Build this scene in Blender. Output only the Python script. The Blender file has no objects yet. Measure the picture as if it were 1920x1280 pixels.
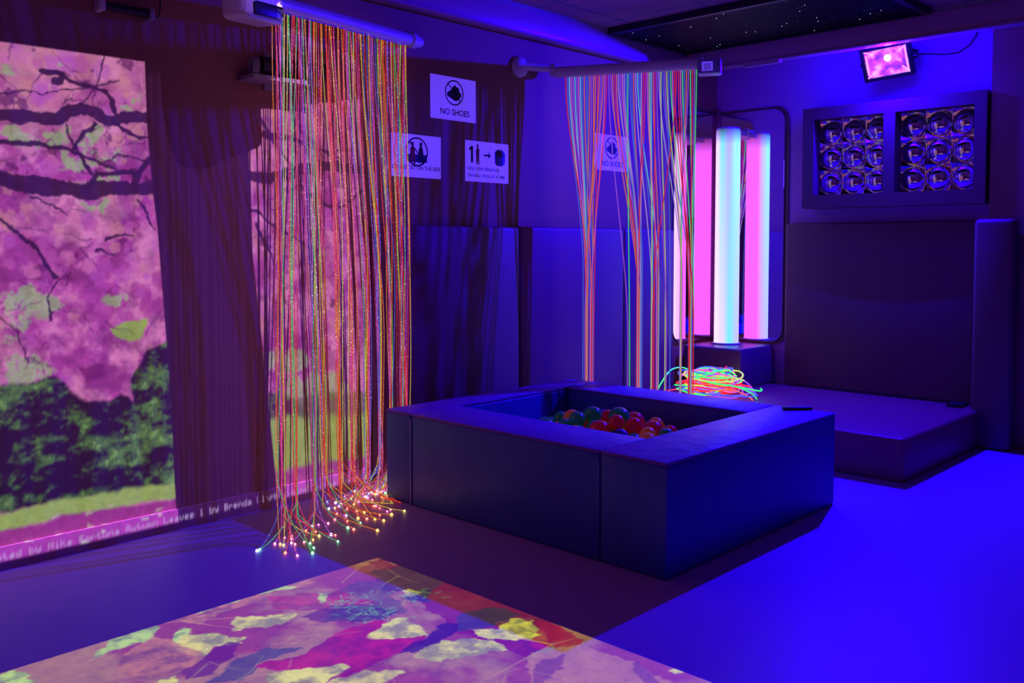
import bpy, bmesh, math, random
import numpy as np
from mathutils import Vector, Matrix
random.seed(7); rnd = random.Random(11)
S = bpy.context.scene
COL = S.collection
PI = math.pi

# ------------------------------------------------------------------ camera
CAM_H = 1.3; PITCH = math.atan(83/1728.0)
cam = bpy.data.cameras.new('camera'); camo = bpy.data.objects.new('camera', cam); COL.objects.link(camo)
camo.location = (0, 0, CAM_H)
camo.rotation_euler = (PI/2 - PITCH, 0, -math.atan2(.7232, .6905))
cam.sensor_width = 36; cam.lens = 36*1728/1920.0
cam.shift_y = -95/1920.0
cam.clip_start = .05
S.camera = camo

# ------------------------------------------------------------------ world, exposure
S.view_settings.view_transform = 'Standard'; S.view_settings.look = 'None'
S.view_settings.exposure = 0.0; S.view_settings.gamma = 1.0
S.view_settings.use_curve_mapping = False
wd = bpy.data.worlds.new('world'); S.world = wd; wd.use_nodes = True
wd.node_tree.nodes['Background'].inputs[0].default_value = (.25, .0, 1, 1)
wd.node_tree.nodes['Background'].inputs[1].default_value = 0.012
FLOOD_W = 250.0      # blue flood lamp on the right wall
WALL_PROJ_W = 50.0  # picture projector aimed at the left wall
FLOOR_PROJ_W = 40.0 # picture projector aimed at the floor
AMB_W = 3.0         # dim violet fill lamp, added for ambient light; no fixture there

C_WALL = (.34, .16, .115); C_FLOOR = (.42, .22, .60)   # paint and vinyl colours, used for the slides' white balance too
def light_nodes(l):
    l.use_nodes = True
    nt = l.node_tree
    em = [n for n in nt.nodes if n.type == 'EMISSION'][0]
    return nt, em

fl = bpy.data.lights.new('flood_light', 'AREA'); fl.shape = 'RECTANGLE'; fl.size = .035; fl.size_y = .03
fl.energy = FLOOD_W; fl.color = (.016, 0.0, 1.0)
flo = bpy.data.objects.new('flood_light', fl); COL.objects.link(flo)
FL_POS = Vector((6.30, 2.49, 2.53)); FL_DIR = Vector((-.80, -.03, -.60)).normalized()
flo.location = FL_POS
flo.rotation_euler = FL_DIR.to_track_quat('-Z', 'Y').to_euler()
am = bpy.data.lights.new('added_fill_light', 'AREA'); am.size = 2.0; am.energy = AMB_W; am.color = (.30, .0, 1.0)
amo = bpy.data.objects.new('added_fill_light', am); COL.objects.link(amo)
amo.location = (-.6, .2, 2.6); amo.rotation_euler = Vector((.7, .7, -.75)).to_track_quat('-Z', 'Y').to_euler()

# ------------------------------------------------------------------ picture slides for the two projectors
rs = np.random.RandomState(5)
def lin(c):
    c = np.asarray(c, float)/255.0
    return np.where(c <= .04045, c/12.92, ((c+.055)/1.055)**2.4)
def noise(h, w, cell, seed):
    r = np.random.RandomState(seed)
    gh, gw = int(h/cell)+3, int(w/cell)+3
    g = r.rand(gh, gw)
    y = np.arange(h)/cell; x = np.arange(w)/cell
    yi = y.astype(int); xi = x.astype(int); fy = y-yi; fx = x-xi
    fy = fy*fy*(3-2*fy); fx = fx*fx*(3-2*fx)
    a = g[yi][:, xi]; b = g[yi][:, xi+1]; c = g[yi+1][:, xi]; d = g[yi+1][:, xi+1]
    FX = fx[None, :]; FY = fy[:, None]
    return (a*(1-FX)+b*FX)*(1-FY)+(c*(1-FX)+d*FX)*FY
def fbm(h, w, cell, octs, seed, gain=.55):
    t = 0; amp = 1; s = 0
    for i in range(octs):
        t = t+amp*noise(h, w, max(cell, 1.0), seed+i*13); s += amp; amp *= gain; cell /= 2
    return t/s
def sstep(a, b, x):
    t = np.clip((x-a)/(b-a), 0, 1); return t*t*(3-2*t)
class Slide:
    """colour picture over a rectangle (x0..x1, y0..y1) in metres"""
    def __init__(s, x0, x1, y0, y1, ppm):
        s.x0, s.x1, s.y0, s.y1 = x0, x1, y0, y1
        s.w = int((x1-x0)*ppm); s.h = int((y1-y0)*ppm); s.ppm = ppm
        s.X = x0+(np.arange(s.w)+.5)[None, :]/ppm+np.zeros((s.h, 1))
        s.Y = y0+(np.arange(s.h)+.5)[:, None]/ppm+np.zeros((1, s.w))
        s.a = np.zeros((s.h, s.w, 3)); s.WX = s.X; s.WY = s.Y
    def warp(s, amp, cell, seed, octs=4):
        s.WX = s.X+(fbm(s.h, s.w, cell*s.ppm, octs, seed, .6)-.5)*amp*2
        s.WY = s.Y+(fbm(s.h, s.w, cell*s.ppm, octs, seed+77, .6)-.5)*amp*2
    def mix(s, m, c):
        c = np.asarray(c, float)
        if c.ndim == 1: c = lin(c)
        s.a = s.a*(1-m[..., None])+c*m[..., None]
    def poly(s, pts, soft=.006, warped=True):
        X, Y = (s.WX, s.WY) if warped else (s.X, s.Y)
        full = np.zeros(X.shape); xs = [p[0] for p in pts]; ys = [p[1] for p in pts]; mg = soft+.08
        i0 = max(0, int((min(xs)-mg-s.x0)*s.ppm)); i1 = min(s.w, int((max(xs)+mg-s.x0)*s.ppm)+1)
        j0 = max(0, int((min(ys)-mg-s.y0)*s.ppm)); j1 = min(s.h, int((max(ys)+mg-s.y0)*s.ppm)+1)
        if i1 <= i0 or j1 <= j0: return full
        X = X[j0:j1, i0:i1]; Y = Y[j0:j1, i0:i1]
        ins = np.zeros(X.shape, bool); dm = np.full(X.shape, 9.0)
        n = len(pts)
        for i in range(n):
            x1, y1 = pts[i]; x2, y2 = pts[(i+1) % n]
            if y1 != y2:
                c = ((y1 > Y) != (y2 > Y)) & (X < (x2-x1)*(Y-y1)/(y2-y1)+x1)
                ins ^= c
            dm = np.minimum(dm, s.seg(X, Y, x1, y1, x2, y2)[0])
        full[j0:j1, i0:i1] = sstep(-soft, soft, np.where(ins, dm, -dm))
        return full
    @staticmethod
    def seg(X, Y, x1, y1, x2, y2):
        dx, dy = x2-x1, y2-y1; L = dx*dx+dy*dy+1e-12
        t = np.clip(((X-x1)*dx+(Y-y1)*dy)/L, 0, 1)
        return np.hypot(X-x1-t*dx, Y-y1-t*dy), t
    def stroke(s, pts, w0, w1=None, soft=.003, warped=True):
        X, Y = (s.WX, s.WY) if warped else (s.X, s.Y)
        if w1 is None: w1 = w0
        xs = [p[0] for p in pts]; ys = [p[1] for p in pts]; mg = max(w0, w1)+.06
        i0 = max(0, int((min(xs)-mg-s.x0)*s.ppm)); i1 = min(s.w, int((max(xs)+mg-s.x0)*s.ppm)+1)
        j0 = max(0, int((min(ys)-mg-s.y0)*s.ppm)); j1 = min(s.h, int((max(ys)+mg-s.y0)*s.ppm)+1)
        m = np.zeros(X.shape)
        if i1 <= i0 or j1 <= j0: return m
        X = X[j0:j1, i0:i1]; Y = Y[j0:j1, i0:i1]
        mm = np.zeros(X.shape); n = len(pts)-1
        for i in range(n):
            d, t = s.seg(X, Y, *pts[i], *pts[i+1])
            w = w0+(w1-w0)*(i+t)/n
            mm = np.maximum(mm, sstep(soft, -soft, d-w))
        m[j0:j1, i0:i1] = mm
        return m
    def image(s, name):
        im = bpy.data.images.new(name, s.w, s.h, float_buffer=True, alpha=False)
        im.colorspace_settings.name = 'Non-Color'
        o = np.ones((s.h, s.w, 4), np.float32); o[..., :3] = np.clip(s.a, 0, None)
        im.pixels.foreach_set(o.ravel()); im.update(); im.pack()
        return im

GL = {'A': '01110 10001 10001 11111 10001 10001 10001',  # 5x7 dot letters for the projected caption, top row first
 'a': '00000 00000 01110 00001 01111 10001 01111', 'b': '10000 10000 11110 10001 10001 10001 11110',
 'd': '00001 00001 01111 10001 10001 10001 01111', 'e': '00000 00000 01110 10001 11111 10000 01110',
 't': '01000 01000 11100 01000 01000 01001 00110', 'y': '00000 10001 10001 10001 01111 00001 01110',
 'i': '00100 00000 01100 00100 00100 00100 01110', 'k': '10000 10010 10100 11000 10100 10010 10001',
 'o': '00000 00000 01110 10001 10001 10001 01110', 'r': '00000 00000 10110 11001 10000 10000 10000',
 'u': '00000 00000 10001 10001 10001 10011 01101', 'n': '00000 00000 10110 11001 10001 10001 10001',
 's': '00000 00000 01111 10000 01110 00001 11110', 'v': '00000 00000 10001 10001 10001 01010 00100',
 'g': '00000 00000 01111 10001 01111 00001 01110', 'l': '01100 00100 00100 00100 00100 00100 01110',
 'm': '00000 00000 11010 10101 10101 10101 10101', 'M': '10001 11011 10101 10101 10001 10001 10001',
 'F': '11111 10000 10000 11110 10000 10000 10000', 'B': '11110 10001 10001 11110 10001 10001 11110',
 'C': '01110 10001 10000 10000 10000 10001 01110', 'L': '10000 10000 10000 10000 10000 10000 11111',
 '1': '00100 01100 00100 00100 00100 00100 01110', ' ': '00000 00000 00000 00000 00000 00000 00000'}
def caption(s, text, x, y, px):
    m = np.zeros(s.X.shape)
    for ch in text:
        rows = GL.get(ch, GL[' ']).split()
        for r, row in enumerate(rows):
            for c, b in enumerate(row):
                if b == '1':
                    cx = x+(c+.5)*px; cy = y+(6.5-r)*px
                    i = int((cx-s.x0)*s.ppm); j = int((cy-s.y0)*s.ppm); k = max(1, int(px*s.ppm*.55))
                    m[max(0, j-k):j+k+1, max(0, i-k):i+k] = 1
        x += px*6
    return m

def wall_slide():
    s = Slide(.25, 3.05, .004, 2.14, 520)
    h, w, P = s.h, s.w, s.ppm
    n1 = fbm(h, w, .30*P, 5, 1); n2 = fbm(h, w, .09*P, 5, 21, .7); n3 = fbm(h, w, .03*P, 3, 41, .8); n4 = fbm(h, w, .16*P, 5, 61, .65)
    # blossom
    c = lin((176, 62, 158))+(lin((214, 120, 176))-lin((176, 62, 158)))*sstep(.40, .64, n4*.6+n2*.4)[..., None]
    c = c*(.72+.56*sstep(.3, .72, n2))[..., None]*(.82+.36*n3)[..., None]
    s.a = c
    top = sstep(1.55, 2.05, s.Y)
    s.mix(top*.55*sstep(.35, .6, n1), (228, 138, 148))
    # maple leaf clusters drawn as small star shaped patches
    r = random.Random(3)
    pal = [(205, 88, 176), (188, 66, 160), (220, 112, 178), (168, 52, 146), (214, 128, 150), (196, 84, 190)]
    for i in range(900):
        x = r.uniform(s.x0, s.x1); y = r.uniform(.65, 2.12); R = r.uniform(.014, .045); a0 = r.uniform(0, 6.3)
        i0 = max(0, int((x-R*1.2-s.x0)*P)); i1 = min(w, int((x+R*1.2-s.x0)*P)); j0 = max(0, int((y-R*1.2-s.y0)*P)); j1 = min(h, int((y+R*1.2-s.y0)*P))
        if i1 <= i0 or j1 <= j0: continue
        dx = s.X[j0:j1, i0:i1]-x; dy = s.Y[j0:j1, i0:i1]-y
        rr = np.hypot(dx, dy); an = np.arctan2(dy, dx)+a0
        rad = R*(.62+.38*np.abs(np.cos(2.5*an))**.6)
        m = sstep(.004, -.004, rr-rad)*.55
        cc = lin(pal[i % 6]) if y < 1.75 or i % 3 else lin((226, 140, 146))
        s.a[j0:j1, i0:i1] = s.a[j0:j1, i0:i1]*(1-m[..., None])+cc*m[..., None]
    # dark little gaps
    gap = sstep(.66, .74, fbm(h, w, .11*P, 4, 91, .7))
    s.mix(gap*.75*sstep(.6, .9, s.Y), (96, 24, 92))
    s.warp(.022, .06, 300, 4)
    # pale glimpses of sky and leaves
    nd = sstep(.25, .75, fbm(h, w, .05*P, 5, 333, .8))
    pale = lin((196, 212, 176))+(lin((150, 160, 110))-lin((196, 212, 176)))*nd[..., None]
    for pl in ([(1.261, 1.777), (1.379, 1.780), (1.508, 1.759), (1.526, 1.793), (1.390, 1.712), (1.259, 1.723)], [(1.378, 1.726), (1.436, 1.737), (1.504, 1.758), (1.499, 1.725), (1.398, 1.700)],
               [(1.481, 1.691), (1.534, 1.679), (1.577, 1.664), (1.605, 1.610), (1.543, 1.582), (1.492, 1.603)], [(1.563, 1.734), (1.624, 1.814), (1.681, 1.808), (1.634, 1.740), (1.622, 1.701), (1.578, 1.686)],
               [(1.622, 1.690), (1.736, 1.716), (1.754, 1.688), (1.705, 1.645), (1.651, 1.669)], [(1.564, 1.560), (1.631, 1.604), (1.757, 1.607), (1.733, 1.571), (1.586, 1.548)],
               [(1.597, 1.665), (1.688, 1.635), (1.609, 1.612)], [(1.733, 1.909), (1.813, 1.913), (1.798, 1.883), (1.746, 1.883)], [(1.562, 1.493), (1.739, 1.506), (1.673, 1.442), (1.595, 1.458)],
               [(1.384, 1.984), (1.462, 1.983), (1.453, 1.952), (1.396, 1.953)], [(1.266, 2.012), (1.344, 1.994), (1.292, 1.970), (1.265, 1.979)], [(1.787, 1.949), (1.838, 1.957), (1.827, 1.933), (1.794, 1.929)], [(1.477, 2.064), (1.515, 2.060), (1.506, 2.033), (1.480, 2.038)],
               [(1.245, 1.124), (1.365, 1.152), (1.488, 1.059), (1.469, 0.994), (1.362, 1.022), (1.299, 0.917), (1.240, 0.921)], [(1.238, 0.868), (1.358, 0.869), (1.440, 0.795), (1.481, 0.742), (1.355, 0.727), (1.235, 0.729)],
               [(1.656, 1.080), (1.750, 1.118), (1.772, 1.070), (1.715, 1.014), (1.665, 1.052)], [(2.432, 0.780), (2.628, 0.777), (2.756, 0.719), (2.769, 0.668), (2.502, 0.634), (2.430, 0.661)],
               [(2.564, 0.660), (2.890, 0.656), (2.958, 0.520), (2.624, 0.490), (2.544, 0.554)]):
        s.mix(sstep(.50, .74, s.poly(pl, .040)*.50+nd*.50)*.85, pale)
    lime = lin((150, 180, 60))
    for pl in ([(1.681, 0.953), (1.780, 0.976), (1.843, 0.981), (1.827, 0.906), (1.754, 0.871), (1.694, 0.911)], [(1.503, 0.951), (1.555, 0.952), (1.549, 0.898), (1.506, 0.901)]):
        s.mix(sstep(.45, .6, s.poly(pl, .025)*.6+n2*.42)*.9, lime*(.6+.8*n2[..., None]))
    # dark branches
    dk = (46, 18, 66)
    for pts, a, b in (([(1.148, 1.824), (1.262, 1.824), (1.380, 1.823), (1.484, 1.825), (1.527, 1.864), (1.626, 1.877), (1.681, 1.835), (1.774, 1.860), (1.894, 1.870)], .028, .024),
                      ([(1.142, 1.583), (1.255, 1.567), (1.374, 1.551), (1.542, 1.533), (1.721, 1.545), (1.913, 1.558)], .036, .030),
                      ([(1.586, 1.548), (1.642, 1.600), (1.758, 1.628), (1.822, 1.638), (1.878, 1.684)], .012, .014), ([(1.791, 1.557), (1.797, 1.609), (1.836, 1.644)], .022, .016),
                      ([(1.183, 1.725), (1.259, 1.723), (1.338, 1.716), (1.471, 1.710), (1.567, 1.692), (1.632, 1.663), (1.711, 1.636)], .013, .006),
                      ([(1.627, 1.821), (1.579, 1.758), (1.541, 1.711)], .010, .009), ([(1.504, 1.796), (1.546, 1.729), (1.588, 1.654), (1.613, 1.599)], .005, .009),
                      ([(1.709, 1.847), (1.745, 1.800), (1.824, 1.770), (1.880, 1.774)], .011, .006), ([(1.662, 1.670), (1.736, 1.698), (1.794, 1.679), (1.842, 1.670)], .004, .004),
                      ([(1.252, 1.410), (1.290, 1.368), (1.368, 1.300), (1.418, 1.228), (1.459, 1.172)], .006, .010), ([(1.373, 1.504), (1.414, 1.490), (1.518, 1.427)], .008, .003),
                      ([(1.671, 1.332), (1.721, 1.346), (1.787, 1.352)], .008, .005), ([(1.624, 1.282), (1.647, 1.293), (1.704, 1.270)], .008, .004), ([(1.678, 2.124), (1.650, 1.985), (1.571, 1.887)], .005, .003),
                      ([(1.447, 2.025), (1.573, 1.976), (1.684, 1.967), (1.716, 1.879)], .008, .012), ([(1.263, 1.899), (1.383, 1.930), (1.551, 1.946), (1.731, 2.018)], .004, .003),
                      ([(1.426, 2.018), (1.499, 2.010), (1.492, 1.974), (1.456, 1.983)], .014, .010), ([(1.819, 1.493), (1.861, 1.423), (1.889, 1.376)], .006, .003),
                      ([(1.490, 1.171), (1.421, 1.085), (1.434, 0.996)], .003, .006), ([(1.242, 1.028), (1.300, 0.960), (1.347, 0.826)], .004, .003),
                      ([(2.328, 1.842), (2.459, 1.848), (2.642, 1.837), (2.902, 1.753)], .022, .006), ([(2.283, 1.648), (2.456, 1.632), (2.640, 1.677), (2.834, 1.721), (3.112, 1.696)], .032, .024),
                      ([(2.402, 1.938), (2.518, 1.806), (2.639, 1.655)], .010, .006), ([(2.639, 1.602), (2.766, 1.525), (2.899, 1.507), (3.075, 1.622)], .008, .008), ([(2.838, 2.024), (2.842, 1.860), (2.850, 1.667)], .010, .008),
                      ([(2.366, 1.486), (2.512, 1.385), (2.763, 1.278)], .008, .003), ([(2.394, 1.409), (2.451, 1.279), (2.510, 1.199)], .010, .003), ([(2.642, 1.896), (2.769, 1.785), (2.971, 1.814)], .008, .005)):
        s.mix(s.stroke(pts, a, b)*.97, dk)
    for i in range(170):   # twigs
        x = r.uniform(s.x0, s.x1); y = r.uniform(.75, 2.1); pts = [(x, y)]; an = r.uniform(0, 6.3)
        for k in range(4):
            an += r.uniform(-.5, .5); x += math.cos(an)*.035; y += math.sin(an)*.035; pts.append((x, y))
        s.mix(s.stroke(pts, .0035, .001, .002)*.7, (92, 26, 96))
    # hedge
    s.warp(.03, .12, 500, 5)
    hn = fbm(h, w//2+1, .09*P, 6, 700, .72).repeat(2, 1)[:, :w]; hn2 = fbm(h, w, .035*P, 4, 720, .8)
    hn = sstep(.2, .8, hn)
    hedge = lin((22, 12, 48))+(lin((84, 128, 62))-lin((22, 12, 48)))*(sstep(.44, .72, hn*.6+hn2*.4)*(.5+.8*n3))[..., None]
    hedge = hedge+(lin((150, 190, 110))-hedge)*.7*sstep(.62, .8, hn2*.55+hn*.45)[..., None]
    m = s.poly([(1.082, 0.684), (1.235, 0.740), (1.355, 0.737), (1.449, 0.754), (1.512, 0.686), (1.588, 0.639), (1.691, 0.666), (1.733, 0.744), (1.776, 0.763), (1.825, 0.830), (1.945, 0.869), (1.998, 0.717), (1.989, 0.210), (1.741, 0.209), (1.223, 0.235), (1.071, 0.235)], .012)
    s.mix(m, hedge)
    m = s.poly([(2.351, 0.525), (2.456, 0.578), (2.578, 0.537), (2.688, 0.455), (2.654, 0.349), (2.497, 0.291), (2.348, 0.288)], .012)
    s.mix(m*.9, hedge)
    # hanging blossom over the hedge
    m = s.poly([(1.360, 0.956), (1.508, 0.991), (1.661, 0.867), (1.807, 0.879), (1.926, 0.943), (1.945, 0.869), (1.899, 0.848), (1.855, 0.875), (1.804, 0.760), (1.765, 0.712), (1.773, 0.621), (1.714, 0.656), (1.679, 0.628), (1.588, 0.643), (1.545, 0.717), (1.461, 0.816)], .008)
    s.mix(m, c*1.05)
    s.mix(s.poly([(1.547, 0.785), (1.659, 0.797), (1.649, 0.740), (1.579, 0.725)], .01)*.7, (110, 20, 96))
    # lawn, then leaf covered path
    lawn = lin((166, 186, 96))*(.75+.5*n3)[..., None]
    s.mix(s.poly([(1.052, 0.208), (1.223, 0.230), (1.557, 0.234), (2.002, 0.213), (2.001, 0.133), (1.556, 0.165), (1.221, 0.153), (1.050, 0.145)], .010), lawn)
    s.mix(s.poly([(2.439, 0.434), (2.624, 0.449), (3.174, 0.392), (3.172, 0.153), (2.750, 0.166), (2.450, 0.178)], .02), lawn*.9+.0)
    s.mix(s.poly([(2.578, 0.537), (2.821, 0.536), (3.175, 0.510), (3.174, 0.377), (2.624, 0.436)], .015)*.8, (96, 108, 60))
    s.warp(.012, .05, 800, 4)
    path = lin((168, 58, 150))*(.7+.6*n3)[..., None]*(.8+.4*n2)[..., None]
    s.mix(s.poly([(1.050, 0.141), (1.221, 0.151), (1.556, 0.160), (2.001, 0.138), (1.993, -0.279), (1.210, -0.285), (1.040, -0.232)], .008), path)
    s.mix(s.poly([(2.435, 0.172), (2.750, 0.161), (3.172, 0.147), (3.168, -0.296), (2.430, -0.128)], .01), path*1.05+.01)
    for i in range(60):
        x = r.uniform(s.x0, s.x1); y = r.uniform(.0, .24)
        s.mix(s.stroke([(x, y), (x+r.uniform(.006, .03), y+r.uniform(-.006, .006))], r.uniform(.003, .008), .003, .004)*.8, (206, 196, 180) if i % 3 else (170, 190, 120))
    # left picture, cast shadow drawn into the slide as a dark band, right picture
    left = s.poly([(0.909, 2.087), (1.269, 2.107), (1.853, 2.113), (1.859, 1.824), (1.876, 1.566), (1.897, 1.388), (1.910, 1.173), (1.930, 0.870), (1.947, 0.578), (1.956, 0.236), (1.967, -0.012), (1.954, -0.269), (0.842, -0.373)], .003, False)
    right = s.poly([(2.358, 1.916), (2.402, 1.959), (2.521, 1.992), (2.707, 2.021), (2.905, 2.059), (3.087, 2.102), (3.065, -0.272), (2.522, -0.148), (2.494, 0.062), (2.441, 0.620), (2.374, 1.253)], .004, False)  # top edge cut away where the curtain rail's shadow falls
    pic = np.clip(left+right, 0, 1)
    pic *= np.clip((2.115-s.Y)/.004, 0, 1)
    base = lin((66, 26, 70))*np.ones((h, w, 1))*.55
    base = base*(np.clip((2.09-s.Y)/.05, 0, 1)*sstep(1.6, 2.0, s.X))[..., None]
    strand_shadow = (.72+.28*np.sin(s.X*190+3*np.sin(s.X*31)))[..., None]  # shadows of the hanging strands, drawn into the band
    s.a = s.a*pic[..., None]+base*strand_shadow*(1-pic[..., None])
    cm = caption(s, 'ated by Mike Fortuna Autumn Leaves 1 by Brenda Clarke using images', 1.19, .008, .0042)
    s.mix(np.clip(cm, 0, 1)*.75, (196, 160, 190))
    return s

def maple(cx, cy, R, rot, sx=1.0, sy=1.0):
    pts = []
    for i in range(36):
        a = i/36*2*PI
        k = [1.0, .42, .55, .38, .9, .40, .8, .36, .62, .30, .42, .12, .42, .30, .62, .36, .8, .40, .9, .38, .55, .42]
        n = len(k); f = i/36*n; i0 = int(f) % n; t = f-int(f)
        rr = R*(k[i0]*(1-t)+k[(i0+1) % n]*t)
        pts.append((cx+sx*rr*math.cos(a+rot), cy+sy*rr*math.sin(a+rot)))
    return pts

def floor_slide():
    s = Slide(-.4, 2.36, .2, 3.03, 430)
    h, w, P = s.h, s.w, s.ppm
    n1 = fbm(h, w, .25*P, 5, 1001); n2 = fbm(h, w, .06*P, 5, 1021, .7); n3 = fbm(h, w, .02*P, 3, 1041, .8)
    s.a = (lin((150, 66, 120))+(lin((176, 128, 118))-lin((150, 66, 120)))*sstep(.4, .6, n1)[..., None])*(.7+.6*n2)[..., None]
    r = random.Random(9)
    pal = [(164, 30, 108), (150, 84, 100), (176, 120, 120), (120, 34, 120), (186, 150, 130), (140, 40, 90)]
    s.warp(.02, .05, 1100, 4)
    for i in range(16):
        cx = r.uniform(-.4, 2.3); cy = r.uniform(.3, 3.0); R = r.uniform(.22, .42); rot = r.uniform(0, 6.3)
        m = s.poly(maple(cx, cy, R, rot), .006)
        s.mix(m*.85, lin(pal[i % 6])*(.65+.7*n2)[..., None])
        for k in range(5):
            a = rot+(k-2)*1.05
            s.mix(s.stroke([(cx, cy), (cx+R*.8*math.cos(a), cy+R*.8*math.sin(a))], .003, .001, .003, False)*.5, (206, 130, 170))
    s.warp(.038, .07, 1150, 5)
    nv = sstep(.3, .7, n2)
    yel = lin((214, 214, 104))*(.45+.9*nv)[..., None]; mint = lin((178, 220, 132))*(.4+.95*nv)[..., None]
    mag = lin((172, 20, 90))*(.6+.7*nv)[..., None]; pur = lin((96, 24, 110))*(.8+.4*n2)[..., None]; tan = lin((178, 116, 96))*(.5+.9*nv)[..., None]
    red = lin((128, 24, 30))*(.7+.6*n2)[..., None]; dg = lin((52, 58, 40))*(.5+n2)[..., None]; blu = lin((40, 70, 112))*(.6+.8*n2)[..., None]
    for pts, cc, k in (
        ([(2.304, 3.023), (2.362, 3.019), (2.374, 2.162), (2.315, 1.963), (2.110, 1.945), (2.085, 2.267), (2.233, 2.763)], red, .9),
        ([(2.125, 2.960), (2.342, 3.001), (2.347, 2.903), (2.190, 2.875)], lin((150,70,50))*(.7+.5*n2)[..., None], .8),
        ([(2.216, 2.908), (2.401, 2.866), (2.430, 2.640), (2.228, 2.569), (2.152, 2.726)], dg, .8), ([(1.965, 2.806), (2.150, 2.891), (2.183, 2.733), (2.061, 2.491), (1.940, 2.549)], blu, .6),
        ([(1.460, 3.120), (1.747, 3.191), (2.002, 3.072), (2.033, 2.972), (1.733, 2.975), (1.493, 2.951)], tan, .8),
        ([(1.572, 3.144), (1.903, 3.068), (1.944, 2.984), (1.728, 3.040), (1.564, 3.010), (1.488, 3.056)], mint, .9),
        ([(1.266, 3.062), (1.389, 3.093), (1.407, 3.009), (1.355, 2.939), (1.246, 2.934), (1.155, 2.918)], mint, .9),
        ([(1.594, 2.878), (1.669, 2.866), (1.799, 2.764), (1.734, 2.731), (1.627, 2.760), (1.570, 2.819)], yel, .9), ([(1.457, 2.956), (1.466, 2.928), (1.428, 2.832), (1.383, 2.791), (1.372, 2.860)], mint, .9),
        ([(1.371, 2.821), (1.433, 2.888), (1.505, 2.825), (1.549, 2.736), (1.526, 2.682), (1.455, 2.733), (1.378, 2.684), (1.365, 2.753)], yel, .95),
        ([(1.801, 2.978), (2.040, 2.843), (2.043, 2.651), (1.904, 2.655), (1.773, 2.861)], mag, .7), ([(1.773, 2.724), (1.962, 2.735), (1.982, 2.573), (1.861, 2.565)], pur, .8),
        ([(1.485, 2.492), (1.618, 2.488), (1.822, 2.542), (1.979, 2.508), (2.010, 2.345), (1.940, 2.237), (1.818, 2.251), (1.614, 2.254), (1.541, 2.371)], mag, .95),
        ([(1.319, 2.514), (1.457, 2.602), (1.568, 2.597), (1.651, 2.539), (1.507, 2.496), (1.394, 2.460)], blu, .8),
        ([(1.871, 2.429), (2.005, 2.481), (2.056, 2.461), (2.016, 2.352), (1.989, 2.293), (1.911, 2.338), (1.843, 2.421)], yel, .97),
        ([(1.832, 2.247), (1.980, 2.284), (2.090, 2.326), (2.147, 2.279), (2.042, 2.219), (1.889, 2.204)], lin((40,20,120))*(.7+.5*n2)[..., None], .9),
        ([(1.824, 2.670), (1.989, 2.707), (2.027, 2.631), (2.041, 2.511), (1.979, 2.508), (1.888, 2.570)], dg, .85), ([(2.139, 2.609), (2.225, 2.595), (2.318, 2.609), (2.194, 2.529), (2.128, 2.547)], dg, .95),
        ([(2.186, 2.667), (2.225, 2.657), (2.225, 2.595), (2.164, 2.584), (2.161, 2.617)], yel, .9),
        ([(1.969, 2.879), (2.010, 2.852), (1.930, 2.783), (1.926, 2.818)], mint, .8),
        ([(2.146, 2.333), (2.277, 2.333), (2.344, 2.278), (2.324, 2.180), (2.201, 2.177), (2.098, 2.254)], dg, .9),
        ([(2.141, 2.221), (2.185, 2.149), (2.288, 2.184), (2.310, 2.128), (2.286, 2.057), (2.247, 1.974), (2.228, 1.947), (2.210, 2.013), (2.149, 2.077), (2.109, 2.149)], yel, .97),
        ([(2.335, 2.102), (2.348, 1.991), (2.332, 1.885), (2.225, 1.909), (2.165, 1.972)], lin((170,30,34))*(.8+.4*n2)[..., None], .9),
        ([(1.860, 2.196), (2.015, 2.217), (2.125, 2.102), (2.106, 2.034), (1.965, 2.086), (1.875, 2.137)], yel, .9), ([(2.088, 1.924), (2.163, 1.946), (2.226, 1.937), (2.179, 1.901), (2.081, 1.895)], yel, .9),
        ([(1.474, 2.442), (1.555, 2.392), (1.667, 2.327), (1.657, 2.286), (1.540, 2.258), (1.405, 2.329)], yel, .95), ([(1.540, 2.258), (1.691, 2.250), (1.766, 2.136), (1.619, 2.104), (1.494, 2.190)], yel, .8),
        ([(0.912, 3.030), (0.957, 2.983), (0.970, 2.889), (0.901, 2.903), (0.880, 2.926)], mint, .9), ([(1.228, 2.634), (1.278, 2.616), (1.250, 2.576), (1.205, 2.585)], yel, .9),
        ([(1.201, 2.869), (1.365, 2.959), (1.413, 2.759), (1.339, 2.583), (1.228, 2.634), (1.158, 2.732)], tan, .85),
        ([(1.294, 2.630), (1.449, 2.722), (1.540, 2.714), (1.477, 2.636), (1.350, 2.571), (1.284, 2.576)], pur, .85),
        ([(2.110, 1.945), (2.292, 1.898), (2.295, 1.643), (2.269, 1.471), (1.965, 1.789)], lin((188,128,150))*(.8+.4*n2)[..., None], .85),
        ([(2.322, 1.573), (2.354, 1.561), (2.345, 1.529), (2.312, 1.533)], yel, .9), ([(2.092, 1.883), (2.207, 1.871), (2.046, 1.777), (1.990, 1.812)], pur, .6), ([(2.302, 1.689), (2.288, 1.599), (2.253, 1.535), (2.223, 1.592)], pur, .6)):
        s.mix(s.poly(pts, .004)*k, cc)
    for i in range(70):
        x = r.uniform(.2, 2.3); y = r.uniform(1.2, 3.0); a = r.uniform(0, 6.3); L = r.uniform(.1, .3)
        s.mix(s.stroke([(x, y), (x+L*.5*math.cos(a), y+L*.5*math.sin(a)), (x+L*math.cos(a+.15), y+L*math.sin(a+.15))], .003, .001, .003, False)*.35, r.choice([(216, 150, 160), (90, 20, 80), (200, 190, 120)]))
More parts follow.
